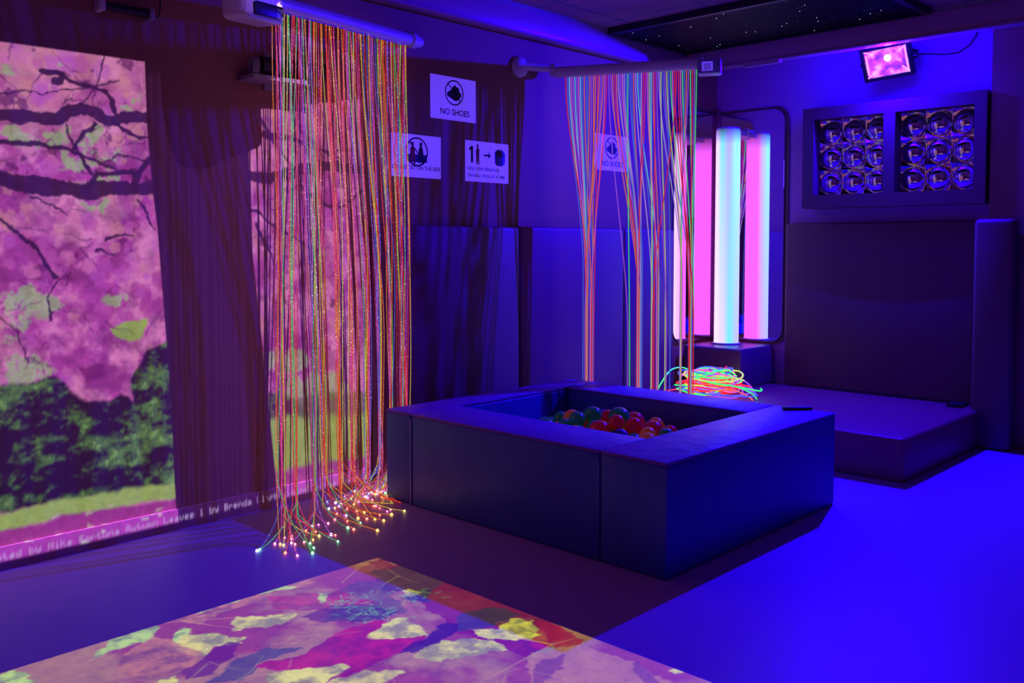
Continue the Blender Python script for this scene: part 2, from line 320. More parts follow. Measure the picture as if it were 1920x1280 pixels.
    # icy needles on the dark leaf
    for i in range(120):
        cx, cy = r.choice([[(1.986, 2.639)][0], [(2.008, 2.545)][0], [(1.982, 2.730)][0], [(2.198, 2.578)][0]])
        x = cx+r.gauss(0, .05); y = cy+r.gauss(0, .05); a = r.uniform(0, 6.3)
        s.mix(s.stroke([(x, y), (x+.03*math.cos(a), y+.03*math.sin(a))], .002, .001, .002, False)*.8, (120, 200, 200))
    for pts in ([(2.229, 1.945), (2.155, 2.131)], [(2.229, 1.945), (2.129, 2.234)], [(2.229, 1.945), (1.880, 1.927)], [(2.229, 1.945), (2.320, 1.921)], [(2.010, 2.345), (1.965, 2.490)], [(2.010, 2.345), (1.866, 2.422)],
                [(2.010, 2.345), (2.011, 2.488)], [(1.479, 2.999), (1.747, 2.961)], [(1.479, 2.999), (1.366, 3.084)], [(1.479, 2.999), (1.577, 2.812)], [(1.479, 2.999), (1.799, 2.764)]):
        s.mix(s.stroke(pts, .003, .001, .002, False)*.6, (222, 170, 170))
    s.a *= (.8+.4*n3)[..., None]
    s.a = s.a*np.array([1.55, 1.5, .25])
    return s

def projector(name, pos, aim, slide, axis, plane, watts, tint):
    """spot lamp that throws the slide: a ray is followed to the surface it is focused on"""
    l = bpy.data.lights.new(name, 'SPOT'); l.energy = watts; l.spot_size = math.radians(170); l.spot_blend = 0; l.shadow_soft_size = .003
    o = bpy.data.objects.new(name, l); COL.objects.link(o); o.location = pos
    o.rotation_euler = Vector(aim).to_track_quat('-Z', 'Y').to_euler()
    # even out the throw: r^2 / cos
    d = abs(plane-pos[axis])
    if axis == 1: r2 = (slide.X-pos[0])**2+(slide.Y-pos[2])**2+d*d
    else: r2 = (slide.X-pos[0])**2+(slide.Y-pos[1])**2+d*d
    slide.a = slide.a*(r2**1.5/d)[..., None]*(.5/np.array(tint))
    im = slide.image(name+'_slide')
    nt, em = light_nodes(l); N = nt.nodes; K = nt.links
    g = N.new('ShaderNodeNewGeometry'); sp = N.new('ShaderNodeSeparateXYZ'); K.new(g.outputs['Incoming'], sp.inputs[0])
    def M(op, *a):
        n = N.new('ShaderNodeMath'); n.operation = op
        for i, v in enumerate(a):
            if isinstance(v, (int, float)): n.inputs[i].default_value = v
            else: K.new(v, n.inputs[i])
        return n.outputs[0]
    t = M('DIVIDE', plane-pos[axis], sp.outputs[axis])
    t = M('ADD', t, M('MULTIPLY', M('LESS_THAN', t, 0.0), 1e4))
    ax2 = 2 if axis == 1 else 1
    u = M('DIVIDE', M('SUBTRACT', M('ADD', M('MULTIPLY', t, sp.outputs[0]), pos[0]), slide.x0), slide.x1-slide.x0)
    v = M('DIVIDE', M('SUBTRACT', M('ADD', M('MULTIPLY', t, sp.outputs[ax2]), pos[ax2]), slide.y0), slide.y1-slide.y0)
    cb = N.new('ShaderNodeCombineXYZ'); K.new(u, cb.inputs[0]); K.new(v, cb.inputs[1])
    ti = N.new('ShaderNodeTexImage'); ti.image = im; ti.extension = 'CLIP'; ti.interpolation = 'Linear'
    K.new(cb.outputs[0], ti.inputs[0]); K.new(ti.outputs[0], em.inputs[0])
    return o
projector('wall_projector_light', (2.05, 3.0, 2.74), (0, 1, -.75), wall_slide(), 1, 4.01, WALL_PROJ_W, C_WALL)
projector('floor_projector_light', (1.5, 1.7, 2.70), (0, .05, -1), floor_slide(), 2, 0.0, FLOOR_PROJ_W, C_FLOOR)

# ------------------------------------------------------------------ materials
MATS = {}
def mat(name, col, rough=.6, metal=0, spec=.5, bump=0, bscale=20, mott=0, mscale=8, emit=None, estr=0, coat=0, trans=0, bdet=3):
    if name in MATS: return MATS[name]
    m = bpy.data.materials.new(name); m.use_nodes = True; nt = m.node_tree; N = nt.nodes; K = nt.links
    b = N['Principled BSDF']; b.inputs['Base Color'].default_value = (*col, 1)
    b.inputs['Roughness'].default_value = rough; b.inputs['Metallic'].default_value = metal
    b.inputs['Specular IOR Level'].default_value = spec; b.inputs['Coat Weight'].default_value = coat
    b.inputs['Transmission Weight'].default_value = trans
    if emit: b.inputs['Emission Color'].default_value = (*emit, 1); b.inputs['Emission Strength'].default_value = estr
    tc = N.new('ShaderNodeTexCoord')
    n = N.new('ShaderNodeTexNoise'); n.inputs['Scale'].default_value = mscale; n.inputs['Detail'].default_value = 4; K.new(tc.outputs['Object'], n.inputs['Vector'])
    mx = N.new('ShaderNodeMix'); mx.data_type = 'RGBA'
    mx.inputs[6].default_value = (*[c*(1-mott) for c in col], 1); mx.inputs[7].default_value = (*[min(1, c*(1+mott)) for c in col], 1)
    K.new(n.outputs['Fac'], mx.inputs[0]); K.new(mx.outputs[2], b.inputs['Base Color'])
    if bump:
        n2 = N.new('ShaderNodeTexNoise'); n2.inputs['Scale'].default_value = bscale; n2.inputs['Detail'].default_value = bdet; K.new(tc.outputs['Object'], n2.inputs['Vector'])
        bp = N.new('ShaderNodeBump'); bp.inputs['Strength'].default_value = bump; bp.inputs['Distance'].default_value = .02
        K.new(n2.outputs['Fac'], bp.inputs['Height']); K.new(bp.outputs[0], b.inputs['Normal'])
    m.cycles.emission_sampling = 'NONE' if estr else 'AUTO'
    MATS[name] = m; return m
M_wall = mat('lilac wall paint', C_WALL, .7, bump=.05, bscale=60, mott=.04)
M_wall_glow = mat('wall paint with flood glow', (.42, .12, .68), .7, bump=.05, bscale=60, mott=.04)  # bluer copy of the wall paint, carries the flood lamp's glow
M_ceil = mat('ceiling tile', (.50, .36, .60), .85)
M_floor = mat('pale speckled floor', C_FLOOR, .42, spec=.25, bump=.06, bscale=260, mott=.28, mscale=170)
M_skirt = mat('skirting', (.48, .24, .22), .5)
M_trunk = mat('white metal rail casing', (.45, .20, .36), .30, spec=.6)
M_wpad = mat('violet vinyl wall pad', (.19, .05, .17), .5, bump=.12, bscale=9, mott=.05, mscale=3)
M_wpadb = mat('violet vinyl wall pad right', (.18, .05, .11), .5, bump=.12, bscale=9, mott=.05, mscale=3)
M_pool = mat('blue vinyl padding', (.035, .07, .40), .42, bump=.35, bscale=7, mott=.08, mscale=5)
M_pool_lit = mat('violet blue vinyl padding', (.18, .035, .42), .45, spec=.3, bump=.45, bscale=9, mott=.06, mscale=5)  # same vinyl as the sides, with the light on top put into the colour
M_pipe = mat('blue piping', (.22, .22, .6), .4)
M_liner = mat('dark blue liner', (.05, .06, .2), .5)
M_plat = mat('violet vinyl plinth', (.36, .08, .12), .42, spec=.3, bump=.25, bscale=5, mott=.05, mscale=3)
M_black = mat('black plastic', (.012, .012, .016), .45)
M_blackg = mat('glossy black panel', (.003, .003, .006), .6, spec=.12)
M_white = mat('white plastic', (.62, .60, .64), .35)
M_grey = mat('grey plastic', (.30, .28, .32), .45)
M_paper = mat('glowing white paper', (.88, .88, .92), .6, emit=(.11, .045, .9), estr=.75)  # emission added to brighten the paper, which is no light source
M_ink = mat('dark ink', (.008, .006, .03), .6)
M_inkred = mat('red ink', (.30, .01, .05), .6)
M_inkblue = mat('blue ink', (.02, .02, .40), .6)
M_chrome = mat('mirror', (.92, .92, .95), .01, metal=1, bump=.012, bscale=2.0, bdet=1)
M_dome = mat('mirrored dome', (.85, .85, .9), .03, metal=1)
M_frame = mat('violet frame board', (.15, .05, .085), .5, mott=.03)
M_glass = mat('clear plastic', (.9, .9, .95), .05, trans=1)
M_star = mat('star light', (1, 1, 1), .5, emit=(.85, .95, 1.0), estr=1.0)
M_starb = mat('faint star light', (1, 1, 1), .5, emit=(.4, .8, .75), estr=.25)
M_redled = mat('red lamp', (1, .1, .2), .5, emit=(1.0, .10, .9), estr=3)

def ceil_nodes():
    nt = M_ceil.node_tree; N = nt.nodes; K = nt.links; b = N['Principled BSDF']
    tc = N.new('ShaderNodeTexCoord'); br = N.new('ShaderNodeTexBrick'); br.offset = 0
    br.inputs['Color1'].default_value = (.40, .20, .24, 1); br.inputs['Color2'].default_value = (.37, .18, .22, 1); br.inputs['Mortar'].default_value = (.16, .14, .2, 1)
    br.inputs['Scale'].default_value = 1; br.inputs['Mortar Size'].default_value = .012; br.inputs['Brick Width'].default_value = .6; br.inputs['Row Height'].default_value = .6
    K.new(tc.outputs['Object'], br.inputs['Vector']); K.new(br.outputs['Color'], b.inputs['Base Color'])
ceil_nodes()

def rainbow_backing():
    m = bpy.data.materials.new('crinkled rainbow foil'); m.use_nodes = True; nt = m.node_tree; N = nt.nodes; K = nt.links
    b = N['Principled BSDF']; b.inputs['Metallic'].default_value = 1; b.inputs['Roughness'].default_value = .08
    tc = N.new('ShaderNodeTexCoord'); w = N.new('ShaderNodeTexNoise'); w.inputs['Scale'].default_value = 6; w.inputs['Detail'].default_value = 3; w.inputs['Distortion'].default_value = 1.5
    K.new(tc.outputs['Object'], w.inputs['Vector'])
    cr = N.new('ShaderNodeValToRGB'); e = cr.color_ramp.elements
    e[0].position = .3; e[0].color = (.95, .35, .45, 1); e[1].position = .7; e[1].color = (.9, .55, .65, 1)
    for p, c in ((.40, (.9, .6, .9, 1)), (.46, (.5, .95, .6, 1)), (.50, (.98, .9, .4, 1)), (.55, (1, .45, .55, 1)), (.62, (.6, .6, 1, 1))):
        q = e.new(p); q.color = c
    K.new(w.outputs['Fac'], cr.inputs[0]); K.new(cr.outputs[0], b.inputs['Base Color'])
    bp = N.new('ShaderNodeBump'); bp.inputs['Strength'].default_value = .22; bp.inputs['Distance'].default_value = .03
    K.new(w.outputs['Fac'], bp.inputs['Height']); K.new(bp.outputs[0], b.inputs['Normal'])
    return m
M_foil = rainbow_backing()

def tube_mat():
    m = bpy.data.materials.new('lit bubble tube'); m.use_nodes = True; nt = m.node_tree; N = nt.nodes; K = nt.links
    b = N['Principled BSDF']; b.inputs['Base Color'].default_value = (.3, .3, .3, 1); b.inputs['Roughness'].default_value = .3
    tc = N.new('ShaderNodeTexCoord'); sp = N.new('ShaderNodeSeparateXYZ'); K.new(tc.outputs['Object'], sp.inputs[0])
    def M(op, *a):
        n = N.new('ShaderNodeMath'); n.operation = op
        for i, v in enumerate(a):
            if isinstance(v, (int, float)): n.inputs[i].default_value = v
            else: K.new(v, n.inputs[i])
        return n.outputs[0]
    # cyan lamps at the front of the base, magenta ones at the back; object space, radius .095
    ang = M('ARCTAN2', sp.outputs[1], sp.outputs[0])          # -pi..pi
    a = M('DIVIDE', M('ADD', ang, PI), 2*PI)                   # front of tube (-135deg) = .125
    a = M('FRACT', M('ADD', a, .375+.0))                       # front at .5
    low = N.new('ShaderNodeValToRGB'); up = N.new('ShaderNodeValToRGB')
    def ramp(r, st):
        e = r.color_ramp.elements; e[0].position = st[0][0]; e[0].color = (*st[0][1], 1); e[1].position = st[-1][0]; e[1].color = (*st[-1][1], 1)
        for p, c in st[1:-1]:
            q = e.new(p); q.color = (*c, 1)
        r.color_ramp.interpolation = 'EASE'
    pk = (1.0, .12, 1.0); wh = (.95, .62, 1.0); lv = (.52, .46, 1.0); cy = (.16, .78, 1.0)
    ramp(low, [(0, pk), (.16, pk), (.22, (1, .5, .95)), (.30, (1, .75, .98)), (.40, (.80, .62, 1)), (.50, cy), (.60, (.50, .50, 1)), (.70, (.60, .45, 1)), (.80, pk), (1, pk)])
    ramp(up, [(0, pk), (.16, pk), (.22, (1, .5, .95)), (.30, (.9, .7, 1)), (.38, cy), (.47, (.45, .42, 1)), (.58, (.30, .98, 1)), (.66, (.30, .98, 1)), (.72, (.55, .6, 1)), (.80, pk), (1, pk)])
    K.new(a, low.inputs[0]); K.new(a, up.inputs[0])
    mx = N.new('ShaderNodeMix'); mx.data_type = 'RGBA'
    K.new(M('DIVIDE', sp.outputs[2], 1.65), mx.inputs[0]); K.new(low.outputs[0], mx.inputs[6]); K.new(up.outputs[0], mx.inputs[7])
    K.new(mx.outputs[2], b.inputs['Emission Color'])
    st = N.new('ShaderNodeMapRange'); st.inputs[1].default_value = 1.54; st.inputs[2].default_value = 1.66; st.inputs[3].default_value = 1.12; st.inputs[4].default_value = .12
    K.new(sp.outputs[2], st.inputs[0]); K.new(st.outputs[0], b.inputs['Emission Strength'])
    return m
M_tube = tube_mat()

def flood_mat():
    m = bpy.data.materials.new('lit flood reflector'); m.use_nodes = True; nt = m.node_tree; N = nt.nodes; K = nt.links
    b = N['Principled BSDF']; b.inputs['Base Color'].default_value = (.05, .05, .05, 1)
    tc = N.new('ShaderNodeTexCoord'); n = N.new('ShaderNodeTexNoise'); n.inputs['Scale'].default_value = 16; n.inputs['Detail'].default_value = 2
    K.new(tc.outputs['Object'], n.inputs['Vector'])
    cr = N.new('ShaderNodeValToRGB'); e = cr.color_ramp.elements; e[0].position = .35; e[0].color = (.22, .02, .75, 1); e[1].position = .68; e[1].color = (1, .45, 1, 1)
    q = e.new(.5); q.color = (.85, .06, .95, 1)
    K.new(n.outputs['Fac'], cr.inputs[0]); K.new(cr.outputs[0], b.inputs['Emission Color']); b.inputs['Emission Strength'].default_value = 1.0
    m.cycles.emission_sampling = 'NONE'
    return m
M_flood = flood_mat()
M_chip = mat('lit lamp chip', (1, 1, 1), .5, emit=(1, .8, 1), estr=4)
M_edge = mat('bright reflector edge', (1, 1, 1), .5, emit=(1, .35, 1), estr=1.3)

def strand_mat(name, c, s, c2=None):
    return mat(name, (.25, .25, .25), .3, emit=c, estr=s)

# ------------------------------------------------------------------ builders
def link(o, parent=None):
    COL.objects.link(o)
    if parent is not None: o.parent = parent
    return o
def wloc(o):
    v = Vector(o.location)
    while o.parent is not None: o = o.parent; v += Vector(o.location)
    return v
def tag(o, label, cat, group=None):
    o['label'] = label; o['category'] = cat
    if group: o['group'] = group
    return o
def thing(name, loc, label, cat, group=None):
    o = bpy.data.objects.new(name, None); o.location = loc; o.empty_display_size = .05; COL.objects.link(o)
    return tag(o, label, cat, group)
class MB:
    def __init__(s): s.v = []; s.f = []; s.mi = []; s.sm = []
    def add(s, vs, fs, mi=0, smooth=False):
        b = len(s.v); s.v += [tuple(x) for x in vs]
        for f in fs: s.f.append([b+i for i in f]); s.mi.append(mi); s.sm.append(smooth)
    def box(s, lo, hi, bev=0, seg=2, mi=0, M=None):
        bm = bmesh.new(); bmesh.ops.create_cube(bm, size=1)
        lo = Vector(lo); hi = Vector(hi); d = hi-lo; c = (lo+hi)/2
        for v in bm.verts: v.co = Vector((v.co.x*d.x, v.co.y*d.y, v.co.z*d.z))+c
        if bev: bmesh.ops.bevel(bm, geom=list(bm.edges), offset=bev, segments=seg, profile=.5, affect='EDGES')
        s.bm(bm, mi, bev > 0, M); return s
    def bm(s, bm, mi=0, smooth=False, M=None):
        bm.verts.ensure_lookup_table(); bm.verts.index_update()
        s.add([(M @ v.co if M else v.co.copy()) for v in bm.verts], [[v.index for v in f.verts] for f in bm.faces], mi, smooth); bm.free()
    def tube(s, pts, r, n=8, mi=0, caps=True, r1=None, smooth=True):
        pts = [Vector(p) for p in pts]; m = len(pts); vs = []; ref = None
        for i, p in enumerate(pts):
            t = (pts[min(i+1, m-1)]-pts[max(i-1, 0)])
            if t.length < 1e-9: t = Vector((0, 0, 1))
            t.normalize()
            if ref is None: ref = Vector((1, 0, 0)) if abs(t.x) < .8 else Vector((0, 1, 0))
            a = (ref-t*ref.dot(t)).normalized(); bb = t.cross(a); ref = a
            rr = r if r1 is None else r+(r1-r)*i/(m-1)
            for k in range(n):
                an = 2*PI*k/n; vs.append(p+a*rr*math.cos(an)+bb*rr*math.sin(an))
        fs = [[i*n+k, i*n+(k+1) % n, (i+1)*n+(k+1) % n, (i+1)*n+k] for i in range(m-1) for k in range(n)]
        if caps: fs += [list(range(n))[::-1], [(m-1)*n+k for k in range(n)]]
        s.add(vs, fs, mi, smooth); return s
    def octa(s, c, r, mi=0):
        c = Vector(c); vs = [c+Vector(d)*r for d in ((1,0,0),(-1,0,0),(0,1,0),(0,-1,0),(0,0,1),(0,0,-1))]
        s.add(vs, [(0,2,4),(2,1,4),(1,3,4),(3,0,4),(2,0,5),(1,2,5),(3,1,5),(0,3,5)], mi, True); return s
    def sphere(s, c, r, u=16, v=10, mi=0, scale=(1, 1, 1)):
        bm = bmesh.new(); bmesh.ops.create_uvsphere(bm, u_segments=u, v_segments=v, radius=r)
        for q in bm.verts: q.co = Vector((q.co.x*scale[0], q.co.y*scale[1], q.co.z*scale[2]))+Vector(c)
        s.bm(bm, mi, True); return s
    def lathe(s, prof, c=(0, 0, 0), n=32, mi=0, M=None, smooth=True):
        vs = []; m = len(prof)
        for r, z in prof:
            for k in range(n):
                a = 2*PI*k/n; p = Vector((r*math.cos(a), r*math.sin(a), z))
                p = (M @ p if M else p)+Vector(c); vs.append(p)
        fs = [[i*n+k, i*n+(k+1) % n, (i+1)*n+(k+1) % n, (i+1)*n+k] for i in range(m-1) for k in range(n)]
        s.add(vs, fs, mi, smooth); return s
    def prism(s, poly, to3, depth, mi=0):
        """extrude a 2D outline; to3(u, v, w) gives a point"""
        n = len(poly); vs = [to3(u, v, 0) for u, v in poly]+[to3(u, v, depth) for u, v in poly]
        fs = [list(range(n))[::-1], [n+i for i in range(n)]]+[[i, (i+1) % n, n+(i+1) % n, n+i] for i in range(n)]
        s.add(vs, fs, mi); return s
    def build(s, name, mats, parent=None, loc=None):
        if not isinstance(mats, (list, tuple)): mats = [mats]
        base = wloc(parent) if parent is not None else Vector(loc if loc is not None else (0, 0, 0))
        me = bpy.data.meshes.new(name); me.from_pydata([tuple(Vector(v)-base) for v in s.v], [], s.f)
        for m in mats: me.materials.append(m)
        me.polygons.foreach_set('material_index', s.mi); me.polygons.foreach_set('use_smooth', s.sm); me.update()
        bm = bmesh.new(); bm.from_mesh(me); bmesh.ops.recalc_face_normals(bm, faces=bm.faces); bm.to_mesh(me); bm.free()
        if any(s.sm) and not all(s.sm) or True:
            try: me.set_sharp_from_angle(angle=math.radians(40))
            except Exception: pass
        o = bpy.data.objects.new(name, me)
        if parent is None: o.location = base
        return link(o, parent)
def struct(name, lo, hi, m, label=None):
    o = MB().box(lo, hi).build(name, m, None, ((lo[0]+hi[0])/2, (lo[1]+hi[1])/2, lo[2]))
    o['kind'] = 'structure'; o['label'] = label or name.replace('_', ' '); o['category'] = name.split('_')[0]
    return o

# ------------------------------------------------------------------ the room
YA, XB, ZC = 4.01, 6.60, 2.78
X0, Y0 = -1.8, -1.6
struct('floor', (X0, Y0, -.1), (XB+.2, YA+.2, 0), M_floor, 'pale speckled vinyl floor lit deep blue')
struct('ceiling', (X0, Y0, ZC), (XB+.2, YA+.2, ZC+.1), M_ceil, 'suspended ceiling of square tiles')
struct('wall_left', (X0, YA, 0), (XB+.2, YA+.15, ZC), M_wall, 'long wall carrying the projected picture and the signs')
struct('wall_right', (XB, Y0, 0), (XB+.15, YA, ZC), M_wall_glow, 'wall behind the mirrored dome panel')
struct('wall_back', (X0-.15, Y0, 0), (X0, YA+.15, ZC), M_wall, 'wall behind the camera')
struct('wall_front', (X0, Y0-.15, 0), (XB+.2, Y0, ZC), M_wall, 'wall on the camera side')
struct('baseboard_left', (X0, YA-.012, 0), (3.05, YA, .095), M_skirt, 'skirting below the projected picture')
struct('trim_1', (6.46, .4, 0), (XB, 1.90, ZC-.02), M_wall, 'shallow pier of wall at the right edge')

# ceiling rail casings
t = thing('ceiling_rail', (4.0, 3.95, 2.60), 'long white rail casing along the top of the wall with the signs', 'rail', 'ceiling rails')
MB().box((.5, 3.90, 2.61), (5.96, 4.0, 2.76), .006).build('casing', M_trunk, t)
MB().box((.5, 3.885, 2.60), (5.96, 3.90, 2.615)).build('lip', M_trunk, t)
MB().box((.5, 3.895, 2.755), (5.96, 3.99, 2.78)).build('seam_strip', M_grey, t)
t = thing('ceiling_rail', (6.0, 2.0, 2.60), 'long white rail casing crossing above the pink lit flood lamp', 'rail', 'ceiling rails')
MB().box((5.98, -.6, 2.61), (6.10, 4.0, 2.75), .006).build('casing', M_trunk, t)
MB().box((5.965, -.6, 2.60), (5.98, 3.88, 2.615)).build('lip', M_trunk, t)
MB().box((5.99, -.6, 2.745), (6.09, 3.9, 2.78)).build('seam_strip', M_grey, t)

# star ceiling panel
t = thing('star_ceiling_panel', (5.5, 3.0, 2.74), 'black ceiling panel pricked with tiny white fibre optic stars', 'star ceiling')
MB().box((5.06, 2.16, 2.742), (5.95, 3.86, 2.778)).build('board', M_blackg, t)
f = MB(); f.box((5.02, 2.12, 2.735), (5.06, 3.90, 2.779)); f.box((5.95, 2.12, 2.735), (5.975, 3.90, 2.779)); f.box((5.06, 2.12, 2.735), (5.95, 2.16, 2.779)); f.box((5.06, 3.86, 2.735), (5.95, 3.90, 2.779))
f.build('edge_frame', M_black, t)
for i in range(64):
    x = rnd.uniform(5.09, 5.92); y = rnd.uniform(2.2, 3.82); big = rnd.random() < .3
    MB().octa((x, y, 2.7405), .0030 if big else .0018).build('star_light', M_star if big else M_starb, t)

# ------------------------------------------------------------------ wall pads
def pad(name, lo, hi, m, label, bev=.018, seamy=None):
    c = ((lo[0]+hi[0])/2, (lo[1]+hi[1])/2, lo[2])
    return tag(MB().box(lo, hi, bev, 3).build(name, m, None, c), label, 'wall pad', 'padded wall panels')
pad('wall_pad', (3.08, 3.955, .0), (4.215, 4.008, 1.42), M_wpad, 'dark violet wall pad beside the glowing strand curtain')
pad('wall_pad', (4.222, 3.955, .0), (5.30, 4.008, 1.425), M_wpad, 'dark violet wall pad behind the ball pool and the hanging strands')
pad('wall_pad', (5.307, 3.955, .0), (5.93, 4.008, 1.425), M_wpad, 'narrow violet wall pad left of the corner mirrors')
pad('wall_pad', (6.515, 1.99, .25), (6.598, 3.345, 1.475), M_wpadb, 'large violet wall pad below the mirrored dome panel')
pad('wall_pad', (6.33, 1.71, .0), (6.455, 1.95, 1.475), M_wpadb, 'tall narrow padded post right of the soft plinth', .03)

# ------------------------------------------------------------------ corner mirrors, box and bubble tube
def rounded(w, h, r, round_left, round_right):
    pts = []
    def arc(cx, cy, a0):
        for i in range(9):
            a = a0+PI/2*i/8; pts.append((cx+r*math.cos(a), cy+r*math.sin(a)))
    if round_left: arc(r, r, PI)
    else: pts.append((0, 0))
    if round_right: arc(w-r, r, 1.5*PI)
    else: pts.append((w, 0))
    if round_right: arc(w-r, h-r, 0)
    else: pts.append((w, h))
    if round_left: arc(r, h-r, PI/2)
    else: pts.append((0, h))
    return pts
t = thing('wall_mirror', (6.3, 3.99, .56), 'tall corner mirror left of the bubble tube', 'mirror', 'corner mirrors')
MB().prism(rounded(.60, 1.80, .10, True, False), lambda u, v, w: Vector((5.975+u, 4.0-w, .56+v)), .012).build('mirror_sheet', M_chrome, t)
MB().prism(rounded(.64, 1.84, .11, True, False), lambda u, v, w: Vector((5.945+u, 4.009-w, .54+v)), .009).build('backing_board', M_frame, t)
t = thing('wall_mirror', (6.59, 3.7, .56), 'tall corner mirror right of the bubble tube', 'mirror', 'corner mirrors')
MB().prism(rounded(.59, 1.80, .10, False, True), lambda u, v, w: Vector((6.59-w, 3.985-u, .56+v)), .012).build('mirror_sheet', M_chrome, t)
MB().prism(rounded(.635, 1.84, .11, False, True), lambda u, v, w: Vector((6.599-w, 4.0-u, .54+v)), .009).build('backing_board', M_frame, t)
tag(MB().box((6.555, 3.955, .56), (6.588, 3.988, 2.40), .004).build('corner_strip', M_wpad, None, (6.57, 3.97, .56)), 'dark corner strip between the two tall mirrors', 'strip')

tag(MB().box((5.10, 1.90, 0), (6.51, 3.95, .245), .022, 3).build('soft_plinth', M_plat, None, (5.8, 2.9, 0)), 'low wide violet padded plinth along the right wall', 'plinth')
tag(MB().box((6.06, 3.45, .245), (6.56, 3.95, .541), .016, 3).build('soft_box', mat('dark violet vinyl box', (.16, .05, .16), .3, bump=.3, bscale=6, mott=.05), None, (6.3, 3.7, .245)), 'square padded box under the bubble tube in the corner', 'box')
TX, TY = 6.345, 3.745
t = thing('bubble_tube', (TX, TY, .541), 'tall glowing bubble tube lit cyan and lavender in front of mirrors', 'bubble tube')
MB().lathe([(0, .543), (.096, .543), (.0945, .56), (.0925, 2.19), (.088, 2.2), (0, 2.2)], (TX, TY, 0), 48).build('column', M_tube, t)
MB().lathe([(0, 2.2), (.090, 2.2), (.090, 2.212), (.082, 2.216), (0, 2.216)], (TX, TY, 0), 40).build('top_cap', M_white, t)
MB().lathe([(.097, .5415), (.108, .5415), (.108, .552), (.097, .556)], (TX, TY, 0), 40).build('base_ring', M_white, t)
b = MB(); b.box((TX+.08, TY-.035, 2.165), (6.585, TY+.035, 2.205), .003); b.box((6.572, TY-.05, 2.14), (6.587, TY+.05, 2.23), .003)
b.build('wall_bracket', M_white, t)

# ------------------------------------------------------------------ mirrored dome panel
t = thing('dome_mirror_panel', (6.5, 2.55, 1.58), 'wide violet framed panel with two squares of mirrored domes', 'mirror panel')
f = MB(); FX0, FX1 = 6.44, 6.598
Y1, Y2, Z1, Z2 = 1.92, 3.18, 1.58, 2.31; wy = [(2.585, 3.095), (1.995, 2.505)]; wz = (1.675, 2.225)
f.box((FX0, Y1, Z1), (FX1, Y2, wz[0])); f.box((FX0, Y1, wz[1]), (FX1, Y2, Z2))
f.box((FX0, Y1, wz[0]), (FX1, wy[1][0], wz[1])); f.box((FX0, wy[1][1], wz[0]), (FX1, wy[0][0], wz[1])); f.box((FX0, wy[0][1], wz[0]), (FX1, Y2, wz[1]))
f.build('frame', M_frame, t)
for a, b_ in wy:
    g = 33; vs = []; fs = []
    cs = [((a+(i+.5)*(b_-a)/3), wz[0]+(j+.5)*(wz[1]-wz[0])/3) for i in range(3) for j in range(3)]
    G2 = 60
    for j in range(G2+1):
        for i in range(G2+1):
            y = a+(b_-a)*i/G2; z = wz[0]+(wz[1]-wz[0])*j/G2
            d = min(math.hypot(y-cy, z-cz) for cy, cz in cs)
            vs.append((6.565-.022*max(0, (d-.06)/.06)**1.6, y, z))
    for j in range(G2):
        for i in range(G2): k = j*(G2+1)+i; fs.append((k, k+1, k+G2+2, k+G2+1))
    m = MB(); m.add(vs, fs, 0, True); bk = m.build('foil_backing', M_foil, t)
    for cy, cz in cs:
        R = .0815; prof = [(R*math.cos(q*PI/2/10), R*.62*math.sin(q*PI/2/10)) for q in range(11)]
        Mr = Matrix.Rotation(-PI/2, 3, 'Y')
        MB().lathe(prof, (6.560, cy, cz), 32, 0, Mr).build('mirror_dome', M_dome, t)

# ------------------------------------------------------------------ flood lamp
FC = Vector((6.40, 2.555, 2.565)); fn = Vector((-.86, -.12, -.42)).normalized()
fx = fn.cross(Vector((0, 0, 1))).normalized(); fy = fx.cross(fn).normalized()
rl = Matrix.Rotation(math.radians(5), 3, fn); fx = rl @ fx; fy = rl @ fy
def fp(u, v, w): return FC+fx*u+fy*v+fn*w
t = thing('flood_lamp', tuple(FC-Vector((0, 0, .12))), 'wall mounted flood lamp glowing hot pink below the ceiling rail', 'lamp')
MF = Matrix(((fx.x, fy.x, fn.x, FC.x), (fx.y, fy.y, fn.y, FC.y), (fx.z, fy.z, fn.z, FC.z), (0, 0, 0, 1)))
h = MB(); W2, H2 = .165, .118
h.box((-W2+.02, -H2+.02, -.10), (W2-.02, H2-.02, -.045), .01, 2, M=MF)
for k in range(7): h.box((-W2+.04+k*.04, -H2+.03, -.115), (-W2+.048+k*.04, H2-.03, -.10), M=MF)
h.build('housing', M_black, t)
h = MB()
for lo, hi in (((-W2, -H2, -.05), (W2, -H2+.022, .012)), ((-W2, H2-.022, -.05), (W2, H2, .012)), ((-W2, -H2+.022, -.05), (-W2+.024, H2-.022, .012)), ((W2-.024, -H2+.022, -.05), (W2, H2-.022, .012))):
    h.box(lo, hi, .003, 1, M=MF)
h.build('bezel', M_black, t)
iw, ih = W2-.026, H2-.024
r_ = MB(); o4 = [(-iw, -ih, .0), (iw, -ih, .0), (iw, ih, .0), (-iw, ih, .0)]; i4 = [(-iw*.62, -ih*.6, -.042), (iw*.62, -ih*.6, -.042), (iw*.62, ih*.6, -.042), (-iw*.62, ih*.6, -.042)]
r_.add([fp(*p) for p in o4+i4], [(0, 1, 5, 4), (1, 2, 6, 5), (2, 3, 7, 6), (3, 0, 4, 7), (4, 5, 6, 7)])
r_.build('reflector', M_flood, t)
for a_, b_ in [(fp(*(o4+i4)[p]), fp(*(o4+i4)[q])) for p, q in ((0, 4), (1, 5), (3, 7), (2, 6))]+[(fp(-iw*.93, -ih*.8, -.002), fp(-iw*.93, ih*.8, -.002)), (fp(iw*.93, -ih*.8, -.002), fp(iw*.93, ih*.7, -.002))]:
    MB().tube([a_, b_], .0045, 6).build('reflector_edge', M_edge, t)
